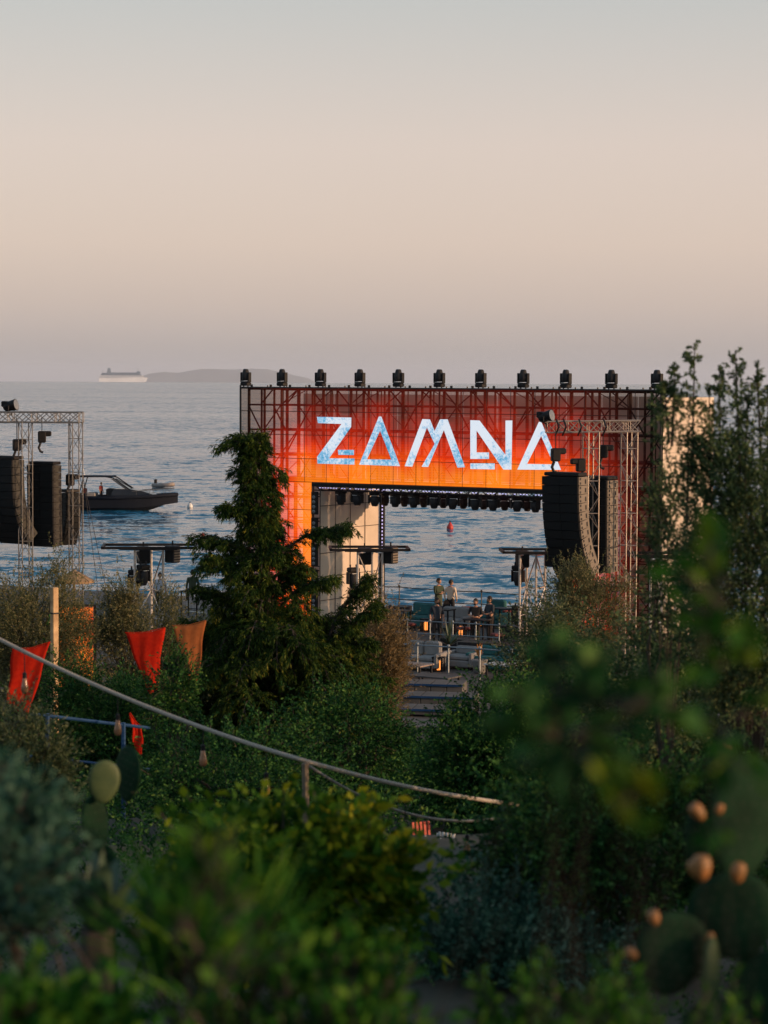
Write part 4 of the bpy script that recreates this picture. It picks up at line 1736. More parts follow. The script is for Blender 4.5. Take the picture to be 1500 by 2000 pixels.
wp = water_at(321, 952)
dg_ = empty('dinghy', wp, R(-35))
tag(dg_, 'small grey inflatable dinghy drifting beyond the motor boat', 'boat')
MB().tube([(-1.2, -.55, .22), (0, -.6, .24), (.9, -.42, .32), (1.25, 0, .40), (.9, .42, .32), (0, .6, .24), (-1.2, .55, .22)], .22, 8).build('tube', mat('grey_hypalon', (.30, .26, .24), .6), dg_, smooth=True)
MB().cbox((-.1, 0, .14), (2.0, .95, .08), .02).build('floor', WOODD, dg_)
MB().cbox((-.2, 0, .36), (.25, 1.05, .06), .02).build('thwart', WOOD, dg_)
MB().cbox((-1.25, 0, .5), (.28, .3, .75), .06).build('outboard_motor', BLACK, dg_)


def buoy(px, py, prof, m, m2, label, n_=12):
    p = water_at(px, py)
    o = empty('buoy', p)
    tag(o, label, 'buoy')
    MB().lathe(prof, (0, 0, 0), n_).build('float', m, o, smooth=True)
    z = prof[-1][1]
    MB().lathe([(.05, z - .02), (.06, z + .05), (.02, z + .1)], (0, 0, 0), 8).build('mooring_eye', m2, o)
    return o


buoy(879, 1033, [(.18, -.2), (.26, .02), (.27, .16), (.2, .30), (.10, .46), (.05, .56)], REDP, CHARC, 'red conical buoy floating in the stage opening')
buoy(371, 991, [(.2, -.2), (.26, 0), (.24, .22), (.14, .36), (.06, .42)], WHITEP, CHARC, 'white mooring buoy ahead of the motor boat\'s bow')
buoy(396, 1050, [(.10, -.1), (.14, 0), (.14, .22), (.06, .3)], REDP, CHARC, 'tiny red float left of the conifer')


def build_ship():
    D = 15500.0
    c = at(241, 740, D)
    zsea = -D * D / (2 * 6371000.0)
    o = empty('cruise_ship', (c.x, D, zsea), R(2))
    o.scale = (1, 1, 1.4)
    tag(o, 'white cruise ship on the horizon in front of the hazy island', 'ship')
    L = 95 / F * D
    sw = mat('ship_white', (.80, .81, .82), .5, 0, (.70, .71, .73), .02)
    sb = mat('ship_shadow_blue', (.17, .23, .31), .5, 0, (.12, .17, .24), .03)  # shade of the ship's unlit side put into this colour
    h = MB()
    h.prism([Vector((-L * .5, 0, -4)), Vector((L * .44, 0, -4)), Vector((L * .5, 0, 20)), Vector((L * .46, 0, 22)), Vector((-L * .5, 0, 18))], (0, -16, 0), (0, 16, 0))
    h.build('hull', sw, o)
    for k, (x0, x1, z0, z1) in enumerate(((-.49, .42, 18, 24), (-.48, .40, 24.2, 30), (-.46, .37, 30.2, 36), (-.44, .34, 36.2, 42))):
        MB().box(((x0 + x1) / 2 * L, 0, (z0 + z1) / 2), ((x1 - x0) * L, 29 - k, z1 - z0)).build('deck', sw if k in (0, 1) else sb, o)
        w = MB()
        n_ = 40
        for i in range(n_):
            x = (x0 + (i + .5) * (x1 - x0) / n_) * L
            w.box((x, -15.0 + k * .5, (z0 + z1) / 2 - .6), ((x1 - x0) * L / n_ * .6, 1.2, 2.8))
        tag(w.build('balcony_row', sb, o), kind='stuff')
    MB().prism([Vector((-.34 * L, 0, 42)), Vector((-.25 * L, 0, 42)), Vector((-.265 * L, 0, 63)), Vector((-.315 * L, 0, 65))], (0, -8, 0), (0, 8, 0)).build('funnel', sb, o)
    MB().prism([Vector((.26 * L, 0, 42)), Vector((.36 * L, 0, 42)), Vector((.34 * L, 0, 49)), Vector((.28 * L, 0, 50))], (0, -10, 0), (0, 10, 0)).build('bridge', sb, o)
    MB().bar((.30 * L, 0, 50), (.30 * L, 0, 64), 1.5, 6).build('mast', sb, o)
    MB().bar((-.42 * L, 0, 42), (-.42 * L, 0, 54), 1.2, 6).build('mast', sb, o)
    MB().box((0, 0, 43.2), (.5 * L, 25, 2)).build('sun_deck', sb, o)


build_ship()

# ------------------------------------------------------------------ vegetation
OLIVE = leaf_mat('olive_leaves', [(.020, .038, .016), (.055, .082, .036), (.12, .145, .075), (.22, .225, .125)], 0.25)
OLIVEW = leaf_mat('sunny_olive_leaves', [(.045, .062, .026), (.115, .125, .056), (.21, .19, .095), (.33, .275, .14)], .35)  # lighter, warmer copy of the olive leaves: sunlight put into the colour
TANL = leaf_mat('dry_straw_leaves', [(.08, .065, .03), (.17, .125, .06), (.28, .20, .10), (.36, .27, .14)], .35)
CONIF = leaf_mat('conifer_sprays', [(.005, .018, .005), (.018, .048, .009), (.06, .10, .016), (.24, .22, .03)], 0.25, scale=1.6)
DARKL = leaf_mat('dark_evergreen_leaves', [(.003, .022, .008), (.014, .065, .017), (.055, .145, .032), (.17, .23, .045)], 0.22)
GREENL = leaf_mat('fresh_green_leaves', [(.008, .05, .008), (.025, .11, .012), (.07, .18, .016), (.22, .24, .02)], 0.35)
TEALL = leaf_mat('grey_teal_leaves', [(.010, .045, .032), (.032, .095, .066), (.075, .155, .11), (.14, .21, .14)], 0.25)
LIME = leaf_mat('lemon_leaves', [(.010, .045, .006), (.04, .11, .008), (.15, .20, .010), (.36, .32, .02)], 0.35, scale=2.0)
NEARL = leaf_mat('near_bush_leaves', [(.006, .045, .008), (.026, .11, .012), (.085, .18, .016), (.26, .27, .02)], 0.35)
PISTL = leaf_mat('mastic_leaves', [(.018, .044, .017), (.055, .10, .042), (.12, .165, .07), (.22, .22, .10)], 0.3)


def unit(a):
    return a / np.maximum(np.linalg.norm(a, axis=-1, keepdims=True), 1e-9)


def leaf_quads(rng, P, D, L, W, m, parent, name='leaves', droop=.15, kind=True):
    """One folded blade per point."""
    N = len(P)
    D = unit(D)
    S = unit(np.cross(D, unit(rng.normal(size=(N, 3)))))
    Nn = np.cross(S, D)
    L = np.broadcast_to(L, (N,)).reshape(-1, 1) * rng.uniform(.75, 1.2, (N, 1))
    W = np.broadcast_to(W, (N,)).reshape(-1, 1) * rng.uniform(.8, 1.2, (N, 1))
    mid = P + D * L * .45
    tip = P + D * L - np.array([0, 0, 1.0]) * L * droop
    V = np.empty((N, 4, 3))
    V[:, 0] = P
    V[:, 1] = mid + S * W * .5 + Nn * W * .12
    V[:, 2] = tip
    V[:, 3] = mid - S * W * .5 + Nn * W * .12
    Q = np.arange(N * 4).reshape(N, 4)
    return np_mesh(name, V.reshape(-1, 3), Q, m, parent)


def shoots(rng, S, D, length, nl, ang=.8):
    """Leaf positions and directions along straight shoots starting at S."""
    n = len(S)
    D = unit(D)
    t = (np.arange(nl) + rng.uniform(.2, .8, (n, nl))) / nl
    P = S[:, None] + D[:, None] * (length.reshape(-1, 1, 1) * t[:, :, None])
    P[:, :, 2] -= (t ** 2) * length.reshape(-1, 1) * .12
    side = unit(np.cross(D[:, None], unit(rng.normal(size=(n, nl, 3)))))
    LD = unit(D[:, None] + side * ang)
    return P.reshape(-1, 3), LD.reshape(-1, 3)


def limbs(rng, base, targets, r0, parent, name='trunk', m=None, fork=.35, lean=(0, 0)):
    """Trunk and limbs: a shared stem that forks towards the given points."""
    b = MB()
    base = Vector(base)
    cen = Vector(np.mean(targets, axis=0))
    f = base.lerp(cen, fork) + Vector((rng.normal(0, .05), rng.normal(0, .05), 0))
    b.tube([base - Vector((0, 0, .15)), base.lerp(f, .45) + Vector((rng.normal(0, .06), rng.normal(0, .06), 0)), f], [r0 * 1.25, r0, r0 * .85], 8)
    for t in targets:
        t = Vector(t)
        k = f.lerp(t, .5) + Vector((rng.normal(0, .12), rng.normal(0, .12), .1 * (t - f).length))
        b.tube([f - Vector((0, 0, .04)), k, t], [r0 * .55, r0 * .32, r0 * .08], 5)
    return b.build(name, m or BARK, parent)


def bush(name, label, cat, px, py0, py1, hw, d, m, seed, n_clump=26, n_shoot=900, sl=.4, nl=9, L=.06, W=.018, depth=None, up=.55,
         group=None, stem=.06, out=.9, ang=.8, cr=.30, base=None, shape=1.0, spires=(), dense=1.6):
    """Shrub or small tree given by its extent in the view and its distance."""
    rng = np.random.default_rng(seed)
    n_shoot = int(n_shoot * dense)
    W = W * 1.25
    c = np.array(at(px, (py0 + py1) / 2, d))
    rx = hw / F * d
    rz = (py1 - py0) / 2 / F * d
    ry = depth if depth else rx * .8
    rad = np.array([rx, ry, rz])
    zg = gz(c[0], d) if base is None else base
    root = empty(name, (c[0], d, zg))
    tag(root, label, cat, group)
    loc = np.array(root.location)
    dirs = unit(rng.normal(size=(n_clump, 3)))
    rr = rng.uniform(.35, .92, (n_clump, 1))
    cl = c + dirs * rr * rad
    if shape != 1.0:      # narrower towards the top
        k = np.clip((cl[:, 2] - (c[2] - rz)) / (2 * rz), 0, 1)
        cl[:, :2] = c[:2] + (cl[:, :2] - c[:2]) * (1 + (shape - 1) * k)[:, None]
    size = rng.uniform(.6, 1.3, n_clump)
    w = size / size.sum()
    idx = rng.choice(n_clump, n_shoot, p=w)
    S = cl[idx] + rng.normal(size=(n_shoot, 3)) * (cr * rad * size[idx][:, None] * .62)
    D = unit((S - c) / rad) * out + rng.normal(size=(n_shoot, 3)) * .55 + np.array([0, 0, up])
    length = sl * rng.uniform(.55, 1.35, n_shoot)
    stems_ = []
    P, LD = shoots(rng, S, D, length, nl, ang)
    for (sx, sy, sl_) in spires:
        a0 = np.array(at(sx + rng.uniform(-12, 12), sy + sl_, d))
        a1 = np.array(at(sx, sy, d))
        ns_ = 64
        t = np.sort(rng.uniform(0, 1, ns_))[:, None] ** .9
        sp = a0 + (a1 - a0) * t + rng.normal(size=(ns_, 3)) * .06 * (1.15 - t)
        sp[:, 0] += .05 * np.sin(t[:, 0] * 5 + sx) * (1 - t[:, 0])
        sd = unit(a1 - a0) * .8 + rng.normal(size=(ns_, 3)) * .6
        P2, L2 = shoots(rng, sp, sd, sl * .8 * (1.05 - t[:, 0] * .75), nl, ang)
        stems_.append((a0, a1))
        P, LD = np.concatenate([P, P2]), np.concatenate([LD, L2])
    keep = P[:, 2] > ground_z(P[:, 0], P[:, 1]) + .02 if base is None else np.ones(len(P), bool)
    P, LD = P[keep], LD[keep]
    leaf_quads(rng, P - loc, LD, L, W, m, root, 'crown')
    tg = cl[rng.choice(n_clump, min(n_clump, 12), replace=False)] - loc
    limbs(rng, (0, 0, 0), tg, stem, root)
    # twigs inside the clumps
    b = MB()
    for a0, a1 in stems_:
        b.bar(a0 - loc, a1 - loc, .012, 5, .004)
    sel = rng.choice(n_shoot, min(n_shoot, 160), replace=False)
    for i in sel:
        a = S[i] - loc
        dd = D[i] / np.linalg.norm(D[i])
        b.bar(a, a + dd * length[i] * .9, .006 + .0015 * stem * 10, 3, .002, cap=False)
    tag(b.build('twigs', BARK, root), kind='stuff')
    return root


def conifer():
    """Drooping cypress: whorled limbs, each hung with flat sprays."""
    rng = np.random.default_rng(21)
    d = 45.0
    top = at(492, 846, d)
    x0 = at(545, 1500, d).x
    zg = gz(x0, d)
    root = empty('conifer_tree', (x0, d, zg))
    tag(root, 'tall dark drooping conifer standing before the left stage tower', 'tree')
    Ht = top.z - zg
    tx = top.x - x0

    def axis(h):
        t = h / Ht
        return Vector((tx * max(0.0, t) ** 1.2, .1 * math.sin(3 * t), h))
    tr = MB()
    tr.tube([axis(h) for h in np.linspace(-.1, Ht * .97, 14)], [.17 * (1 - i / 14) + .015 for i in range(14)], 8)
    tr.build('trunk', BARK, root)
    # half width of the outline in metres against height below the top (photo rows)
    prof_y = np.array([846, 880, 930, 985, 1040, 1085, 1130, 1200, 1290, 1380, 1480, 1600])
    prof_w = np.array([10, 30, 38, 46, 66, 88, 106, 158, 200, 232, 250, 225]) / F * d
    prof_h = np.array([at(500, y, d).z - zg for y in prof_y])
    limb = MB()
    SP, SD, SL = [], [], []

    def sprays(pts, cnt, s0, s1):
        n_ = len(pts) - 1
        for k in range(cnt):
            t = rng.uniform(.06, 1.0)
            f = t * n_
            q = min(n_ - 1, int(f))
            p = pts[q].lerp(pts[q + 1], f - q)
            tang = (pts[q + 1] - pts[q]).normalized()
            sd = tang.cross(Vector((0, 0, 1)))
            s = 1 if rng.random() < .5 else -1
            dv = tang * rng.uniform(.5, 1.0) + sd * s * rng.uniform(.0, .9) + Vector((0, 0, rng.uniform(-.75, .45)))
            SP.append(p + Vector(rng.normal(0, .02, 3))); SD.append(dv); SL.append(rng.uniform(s0, s1) * (1.05 - .4 * t))

    def plume(pts, Ln, dens):
        n_ = len(pts) - 1
        limb.tube(pts, [.026 * (1 - t) * min(1, Ln) + .005 for t in np.linspace(0, 1, n_ + 1)], 4)
        sprays(pts, int(dens * (8 + 16 * Ln)), .12, .28)
        for k in range(int(dens * (4 + 7 * Ln))):
            t = rng.uniform(.22, .95)
            f = t * n_
            q = min(n_ - 1, int(f))
            p = pts[q].lerp(pts[q + 1], f - q)
            tang = (pts[q + 1] - pts[q]).normalized()
            sd = tang.cross(Vector((0, 0, 1))).normalized() * (1 if rng.random() < .5 else -1)
            L2 = (.22 + .34 * Ln) * rng.uniform(.5, 1.0) * (1.1 - .6 * t)
            dv = (tang * rng.uniform(.5, 1.0) + sd * rng.uniform(.35, 1.0) + Vector((0, 0, rng.uniform(-.25, .55)))).normalized()
            sub = [p + dv * L2 * u_ - Vector((0, 0, .38 * L2 * u_ * u_)) for u_ in (0, .3, .6, .85, 1.0)]
            limb.bar(sub[0], sub[2], .008, 3, .004, cap=False)
            sprays(sub, int(6 + 12 * L2), .09, .22)

    def arc(a, tip, lift):
        out_ = []
        for t in np.linspace(0, 1, 8):
            out_.append(a.lerp(tip, t) + Vector((0, 0, lift * math.sin(math.pi * t ** .8))))
        return out_
    # the branches that stand out from the outline: (root pixel, tip pixel, distance of the tip from the trunk plane)
    for (ax, ay, bx, by, dd) in ((500, 885, 434, 856, -.2), (498, 950, 470, 925, .2), (497, 1015, 443, 992, -.3), (490, 1090, 381, 1042, .1), (480, 1120, 398, 1092, -.4),
                                 (470, 1190, 384, 1150, .2), (470, 1250, 372, 1215, -.3), (455, 1300, 352, 1290, .1), (515, 905, 548, 932, .2),
                                 (545, 1085, 674, 1022, -.2), (565, 1165, 640, 1130, -.4), (640, 1250, 718, 1125, .2),
                                 (630, 1290, 738, 1190, -.1), (610, 1330, 722, 1255, .3), (600, 1390, 735, 1325, -.3), (440, 1400, 330, 1375, .2), (600, 1450, 740, 1405, .1), (470, 1330, 365, 1340, -.5)):
        a = at(ax, ay, d) - Vector(root.location)
        tip = at(bx, by, d + dd) - Vector(root.location)
        Ln = (tip - a).length
        for rep_ in range(2):
            off = Vector(rng.normal(0, .06, 3))
            plume(arc(a, tip + off, Ln * .10), Ln, 1.3 if ay > 1000 else .55)
    nb = 190
    for i in range(nb):
        u = ((i + rng.uniform(0, 1)) / nb) ** .85
        h = Ht * (1 - u * .93) - .02
        az = i * 2.399 + rng.normal(0, .4)
        w = float(np.interp(-h, -prof_h, prof_w))
        Ln = w * rng.uniform(.3, .88)
        rise = rng.uniform(.45, .95)
        dirv = Vector((math.cos(az), math.sin(az), 0))
        a = axis(max(0.0, h - Ln * .3))
        plume([a + dirv * Ln * t + Vector((0, 0, rise * Ln * math.sin(t * 2.1) - .30 * Ln * t ** 3)) for t in np.linspace(0, 1, 7)], Ln, .95)
    for i in range(90):      # bushy skirt
        h = rng.uniform(.02, .42) * Ht
        az = rng.uniform(0, 2 * math.pi)
        w = float(np.interp(-h, -prof_h, prof_w))
        Ln = w * rng.uniform(.55, 1.0)
        dirv = Vector((math.cos(az), math.sin(az), 0))
        a = axis(max(0.0, h - Ln * .3))
        plume([a + dirv * Ln * t + Vector((0, 0, .7 * Ln * math.sin(t * 2.0) - .25 * Ln * t ** 3)) for t in np.linspace(0, 1, 7)], Ln, .9)
    # leader with loose nodding tips
    for k in range(5):
        a = axis(Ht * .90)
        plume(arc(a, axis(Ht * .97) + Vector((rng.uniform(-.22, .2), rng.uniform(-.2, .2), rng.uniform(-.05, .2))), .1), .6, .9)
    limb.build('limbs', BARK, root)
    SP, SD, SL = np.array(SP), np.array(SD), np.array(SL)
    P, LD = shoots(rng, SP, SD, SL, 9, .6)
    leaf_quads(rng, P, LD, .075, .02, CONIF, root, 'crown', droop=.35)


conifer()

# olives in the sun beyond the flags, and the trees between
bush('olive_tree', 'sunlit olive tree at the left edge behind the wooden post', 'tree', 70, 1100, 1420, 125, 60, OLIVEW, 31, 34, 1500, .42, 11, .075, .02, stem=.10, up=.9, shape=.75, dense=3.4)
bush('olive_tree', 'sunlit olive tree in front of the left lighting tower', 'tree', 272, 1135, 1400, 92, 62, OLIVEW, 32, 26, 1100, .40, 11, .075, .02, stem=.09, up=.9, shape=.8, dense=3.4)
bush('olive_bush', 'young olive bush in front of the glowing orange screen', 'shrub', 150, 1200, 1400, 62, 61, OLIVEW, 56, 20, 420, .36, 11, .075, .02, stem=.05, up=.9, dense=1.5)
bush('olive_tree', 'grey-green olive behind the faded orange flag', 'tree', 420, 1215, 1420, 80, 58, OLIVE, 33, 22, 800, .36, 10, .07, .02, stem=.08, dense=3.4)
bush('dry_shrub', 'tall straw-coloured sunlit shrub right of the conifer', 'shrub', 735, 1195, 1460, 72, 57, TANL, 34, 26, 1300, .42, 11, .075, .018, stem=.06, up=1.0, shape=.8, dense=3.4)
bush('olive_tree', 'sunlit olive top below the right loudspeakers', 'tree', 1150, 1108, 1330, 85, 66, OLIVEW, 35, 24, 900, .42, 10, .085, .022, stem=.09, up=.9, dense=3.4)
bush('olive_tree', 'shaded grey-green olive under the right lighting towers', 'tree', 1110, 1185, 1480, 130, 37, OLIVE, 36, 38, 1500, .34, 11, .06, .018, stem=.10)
bush('evergreen_shrub', 'dark evergreen shrub left of the terrace steps', 'shrub', 690, 1330, 1560, 120, 36, DARKL, 37, 26, 900, .3, 10, .06, .022, stem=.06)
bush('evergreen_shrub', 'dark evergreen bush right of the terrace steps', 'shrub', 965, 1345, 1640, 140, 33, DARKL, 38, 36, 1500, .3, 11, .06, .022, stem=.07, dense=3.4)
bush('evergreen_shrub', 'dark bush under the hanging red flag', 'shrub', 215, 1300, 1560, 150, 40, DARKL, 39, 34, 1200, .32, 10, .065, .02, stem=.07, dense=3.4)
bush('evergreen_shrub', 'small dark bush tucked in front of the orange flag', 'shrub', 335, 1275, 1440, 48, 34.5, DARKL, 57, 14, 380, .26, 10, .055, .02, stem=.04)
bush('evergreen_shrub', 'dark bush at the foot of the conifer', 'shrub', 460, 1400, 1660, 190, 30, DARKL, 40, 36, 1400, .28, 10, .055, .02, stem=.07)
bush('olive_bush', 'grey-green olive bush at the left edge below the cable', 'shrub', 40, 1370, 1700, 105, 21, OLIVE, 41, 30, 1200, .24, 11, .045, .013, stem=.05, up=.9)
bush('mastic_tree', 'big loose mastic tree with spiky tops covering the right side', 'tree', 1470, 800, 1440, 165, 18, PISTL, 42, 84, 3300, .20, 11, .036, .015, stem=.045, up=1.0, shape=.95, depth=.8, cr=.19, dense=1.3,
     spires=((1357, 672, 260), (1318, 722, 150), (1436, 685, 240), (1478, 712, 200), (1405, 722, 220), (1298, 755, 110), (1500, 760, 200), (1385, 760, 240), (1345, 850, 180), (1460, 770, 200)))
bush('mastic_sapling', 'loose grey-green sapling before the right edge of the stage', 'shrub', 1300, 900, 1260, 62, 19, PISTL, 59, 22, 420, .2, 11, .036, .015, stem=.02, up=1.1, depth=.4, cr=.24, dense=1)
bush('mastic_shrub', 'broad dark mastic shrub under the big right tree', 'shrub', 1330, 1180, 1640, 250, 23, PISTL, 43, 54, 2200, .24, 11, .05, .02, stem=.07, depth=1.1)
bush('evergreen_shrub', 'black-green shrub behind the right prickly pear', 'shrub', 1250, 1480, 1880, 310, 15.5, DARKL, 44, 50, 2300, .2, 11, .044, .018, stem=.03)
bush('lemon_bush', 'yellow-green leafy bush in the lower middle', 'shrub', 560, 1590, 1850, 195, 11.5, LIME, 45, 44, 900, .20, 8, .075, .036, stem=.03, depth=.5)
bush('grey_shrub', 'low blue-green shrub in the lower right middle', 'shrub', 1010, 1755, 2010, 245, 15, TEALL, 46, 50, 1700, .2, 10, .05, .021, stem=.03, up=.8)
bush('pale_tipped_shrub', 'upright shrub with pale leafy tips right of the dark gap', 'shrub', 1080, 1590, 1830, 110, 16, TEALL, 47, 22, 420, .26, 11, .04, .016, stem=.03, up=1.2)
bush('near_bush', 'blurred dark green bush filling the lower left corner', 'shrub', 60, 1960, 2280, 230, 4.4, NEARL, 48, 34, 360, .11, 8, .05, .02, stem=.006, depth=.4, cr=.2, shape=.6, dense=1)
bush('grass_tuft', 'blurred tuft of long grass blades in the lower left', 'grass', 410, 1700, 2010, 120, 5.0, NEARL, 58, 12, 130, .10, 3, .20, .007, stem=.006, up=2.2, depth=.3, ang=.25, dense=1)
bush('near_bush', 'blurred grey-green plant at the left edge above the corner bush', 'shrub', 5, 1560, 1880, 80, 5.6, TEALL, 49, 26, 420, .12, 9, .038, .011, stem=.02, up=1.1, depth=.3)
bush('near_bush', 'blurred bush along the bottom edge, centre', 'shrub', 640, 1900, 2240, 320, 4.8, NEARL, 50, 30, 340, .12, 8, .045, .014, stem=.006, up=1.4, depth=.4, cr=.2, shape=.7, dense=1)
bush('near_bush', 'blurred low grassy bush along the bottom edge, right', 'shrub', 1180, 1945, 2240, 320, 5.2, NEARL, 51, 30, 340, .12, 8, .045, .012, stem=.006, up=1.5, depth=.4, cr=.2, dense=1)
bush('near_bush', 'strongly blurred green branch hanging before the right shrubs', 'shrub', 1120, 1335, 1500, 120, 3.0, DARKL, 52, 12, 34, .06, 6, .04, .02, stem=.002, depth=.12, base=gz(.8, 3.0), dense=1)
bush('near_bush', 'strongly blurred tall green plant before the left prickly pear', 'shrub', 400, 1700, 1990, 65, 3.6, NEARL, 53, 10, 26, .10, 7, .045, .018, stem=.003, up=1.3, depth=.12, dense=1)
bush('near_bush', 'strongly blurred sparse leaves at the right edge above the prickly pear', 'shrub', 1430, 1020, 1640, 90, 3.2, NEARL, 54, 14, 18, .07, 6, .045, .022, stem=.002, depth=.12, base=gz(.5, 3.2), dense=1)
bush('near_bush', 'small blurred yellow-green sprig in front of the dark right shrubs', 'shrub', 1195, 1520, 1600, 38, 2.6, LIME, 55, 6, 9, .03, 5, .03, .02, stem=.0015, depth=.04, base=gz(.3, 2.6), dense=1)


def ground_cover():
    rng = np.random.default_rng(77)
    n = 26000
    y = 9 + 62 * rng.uniform(0, 1, n) ** .8
    x = rng.uniform(-1, 1, n) * (y * .19 + 1.5)
    pxx = x / y * F + 750
    k = ((x < -3) | (y < 66)) & ~((pxx > 760) & (pxx < 1130) & (y > 14) & (y < 30))
    x, y = x[k], y[k]
    n = len(x)
    hgt = .25 + .55 * (np.sin(x * 1.3 + y * .5) * np.sin(y * .9 - x * .4) * .5 + .5) * rng.uniform(.3, 1, n)
    hgt *= np.clip((y - 6) / 20, .45, 1.3)
    S = np.stack([x, y, ground_z(x, y) + hgt * rng.uniform(0, .9, n)], 1)
    D = rng.normal(size=(n, 3)) * .6 + np.array([0, 0, .7])
    P, LD = shoots(rng, S, D, rng.uniform(.15, .35, n) * np.clip(y / 30, .5, 1.4), 7, .8)
    sc = np.repeat(np.clip(y / 30, .45, 1.5), 7)
    o = leaf_quads(rng, P, LD, .08 * sc, .032 * sc, DARKL, None, 'ground_cover')
    tag(o, 'low dark scrub covering the hillside between the bushes', None, None, 'stuff')


ground_cover()


# spiky plants on the terrace
def spiky(name, px, py_top, d, m, label, n=26, L=.8, W=.05, base=TZ, pot=None, spread=.8, hstem=.1):
    rng = np.random.default_rng(int(px))
    c = at(px, py_top, d)
    root = empty(name, (c.x, d, base))
    tag(root, label, 'plant')
    z0 = 0
    if pot:
        MB().lathe([(.15, 0), (.2, .05), (.26, .40), (.28, .46), (.24, .46)], (0, 0, 0), 12).build('pot', pot, root, smooth=True)
        z0 = .42
    b = MB()
    b.bar((0, 0, z0), (0, 0, z0 + hstem), .05, 6)
    b.build('stem', BARK, root)
    lv = MB()
    for i in range(n):
        az = i * 2.4
        el = R(rng.uniform(20, 85)) if spread > .5 else R(rng.uniform(50, 88))
        dv = Vector((math.cos(az) * math.cos(el), math.sin(az) * math.cos(el), math.sin(el)))
        sd = dv.cross(Vector((0, 0, 1))).normalized()
        l_ = L * rng.uniform(.7, 1.1)
        o0 = Vector((0, 0, z0 + hstem))
        rows = []
        for t in (0, .35, .7, 1.0):
            p = o0 + dv * l_ * t - Vector((0, 0, 1)) * l_ * .25 * t * t * math.cos(el)
            w = W * (1 - t) ** .6 * (.7 + .6 * min(1, t * 3))
            rows += [p - sd * w * .5, p + sd * w * .5]
        lv._add(rows, [(0, 1, 3, 2), (2, 3, 5, 4), (4, 5, 7, 6)])
    lv.build('leaves', m, root)
    return root


TERRA = mat('terracotta', (.40, .19, .12), .8, 0, (.30, .14, .09), 6)
DGP = mat('dark_agave_leaf', (.03, .065, .03), .55, 0, (.018, .04, .02), 7)
ORP = mat('orange_bract', (.55, .22, .03), .6, 0, (.35, .16, .03), 7)
spiky('spiky_plant', 877, 1210, 82.5, DGP, 'tall dark spiky plant in a terracotta pot on the terrace', 26, 1.05, .07, TZ, TERRA, .8, .25)
spiky('spiky_plant', 846, 1245, 81.5, DGP, 'small spiky plant left of the terracotta pot', 20, .55, .05, TZ, mat('grey_pot', (.2, .2, .2), .8), .9, .15)
spiky('bromeliad_plant', 937, 1240, 80.2, ORP, 'orange-leaved potted plant behind the front railing', 18, .55, .08, TZ, mat('grey_pot', (.2, .2, .2), .8), .4, .1)
spiky('spiky_plant', 795, 1210, 89.5, DGP, 'dark spiky plant by the high table near the cloth wall', 20, .6, .06, TZ, CHARC, .8, .3)


# agave with separate leaves in the lower left
def agave(px, py, d, L, label, n=22, seed=4):
    rng = np.random.default_rng(seed)
    c = at(px, py, d)
    zg = gz(c.x, d)
    root = empty('agave_plant', (c.x, d, zg))
    tag(root, label, 'plant')
    MB().bar((0, 0, -.05), (0, 0, c.z - zg), .05, 7).build('stem', BARK, root)
    m = mat('agave_leaf', (.045, .085, .045), .5, 0, (.03, .06, .035), 9)
    for i in range(n):
        az = i * 2.4 + rng.normal(0, .1)
        el = R(rng.uniform(38, 88))
        dv = Vector((math.cos(az) * math.cos(el), math.sin(az) * math.cos(el), math.sin(el)))
        sd = dv.cross(Vector((0, 0, 1))).normalized()
        nn = sd.cross(dv)
        l_ = L * rng.uniform(.7, 1.1)
        o0 = Vector((0, 0, c.z - zg - .02)) 
        vs, fs = [], []
        ts = (0, .2, .45, .7, .88, 1.0)
        for t in ts:
            p = o0 + dv * l_ * t - Vector((0, 0, 1)) * l_ * .16 * t * t
            w = .034 * (1 - t) ** .55 * (.75 + .5 * min(1, t * 3)) + .001
            vs += [p - sd * w, p - nn * w * .35, p + sd * w]
        for k in range(len(ts) - 1):
            a = k * 3
            fs += [(a, a + 1, a + 4, a + 3), (a + 1, a + 2, a + 5, a + 4)]
        b = MB(); b._add(vs, fs)
        b.build('leaf', m, root, smooth=True)
    return root


agave(190, 1815, 7.0, .29, 'dark agave rosette with narrow upright leaves in the lower left', 26)

# prickly pears: every pad and fruit its own part
PEAR = mat('prickly_pear_pad', (.010, .040, .018), .75, 0, (.005, .020, .010), 10, .2, spec=.1)
PEARY = mat('sunlit_pad_tone', (.075, .105, .04), .55, 0, (.035, .065, .026), 8, .2, spec=.25)  # yellower copy of the pad colour with the sunlight painted in
FRUIT = mat('prickly_pear_fruit', (.38, .15, .04), .5, 0, (.20, .11, .035), 34, .3)


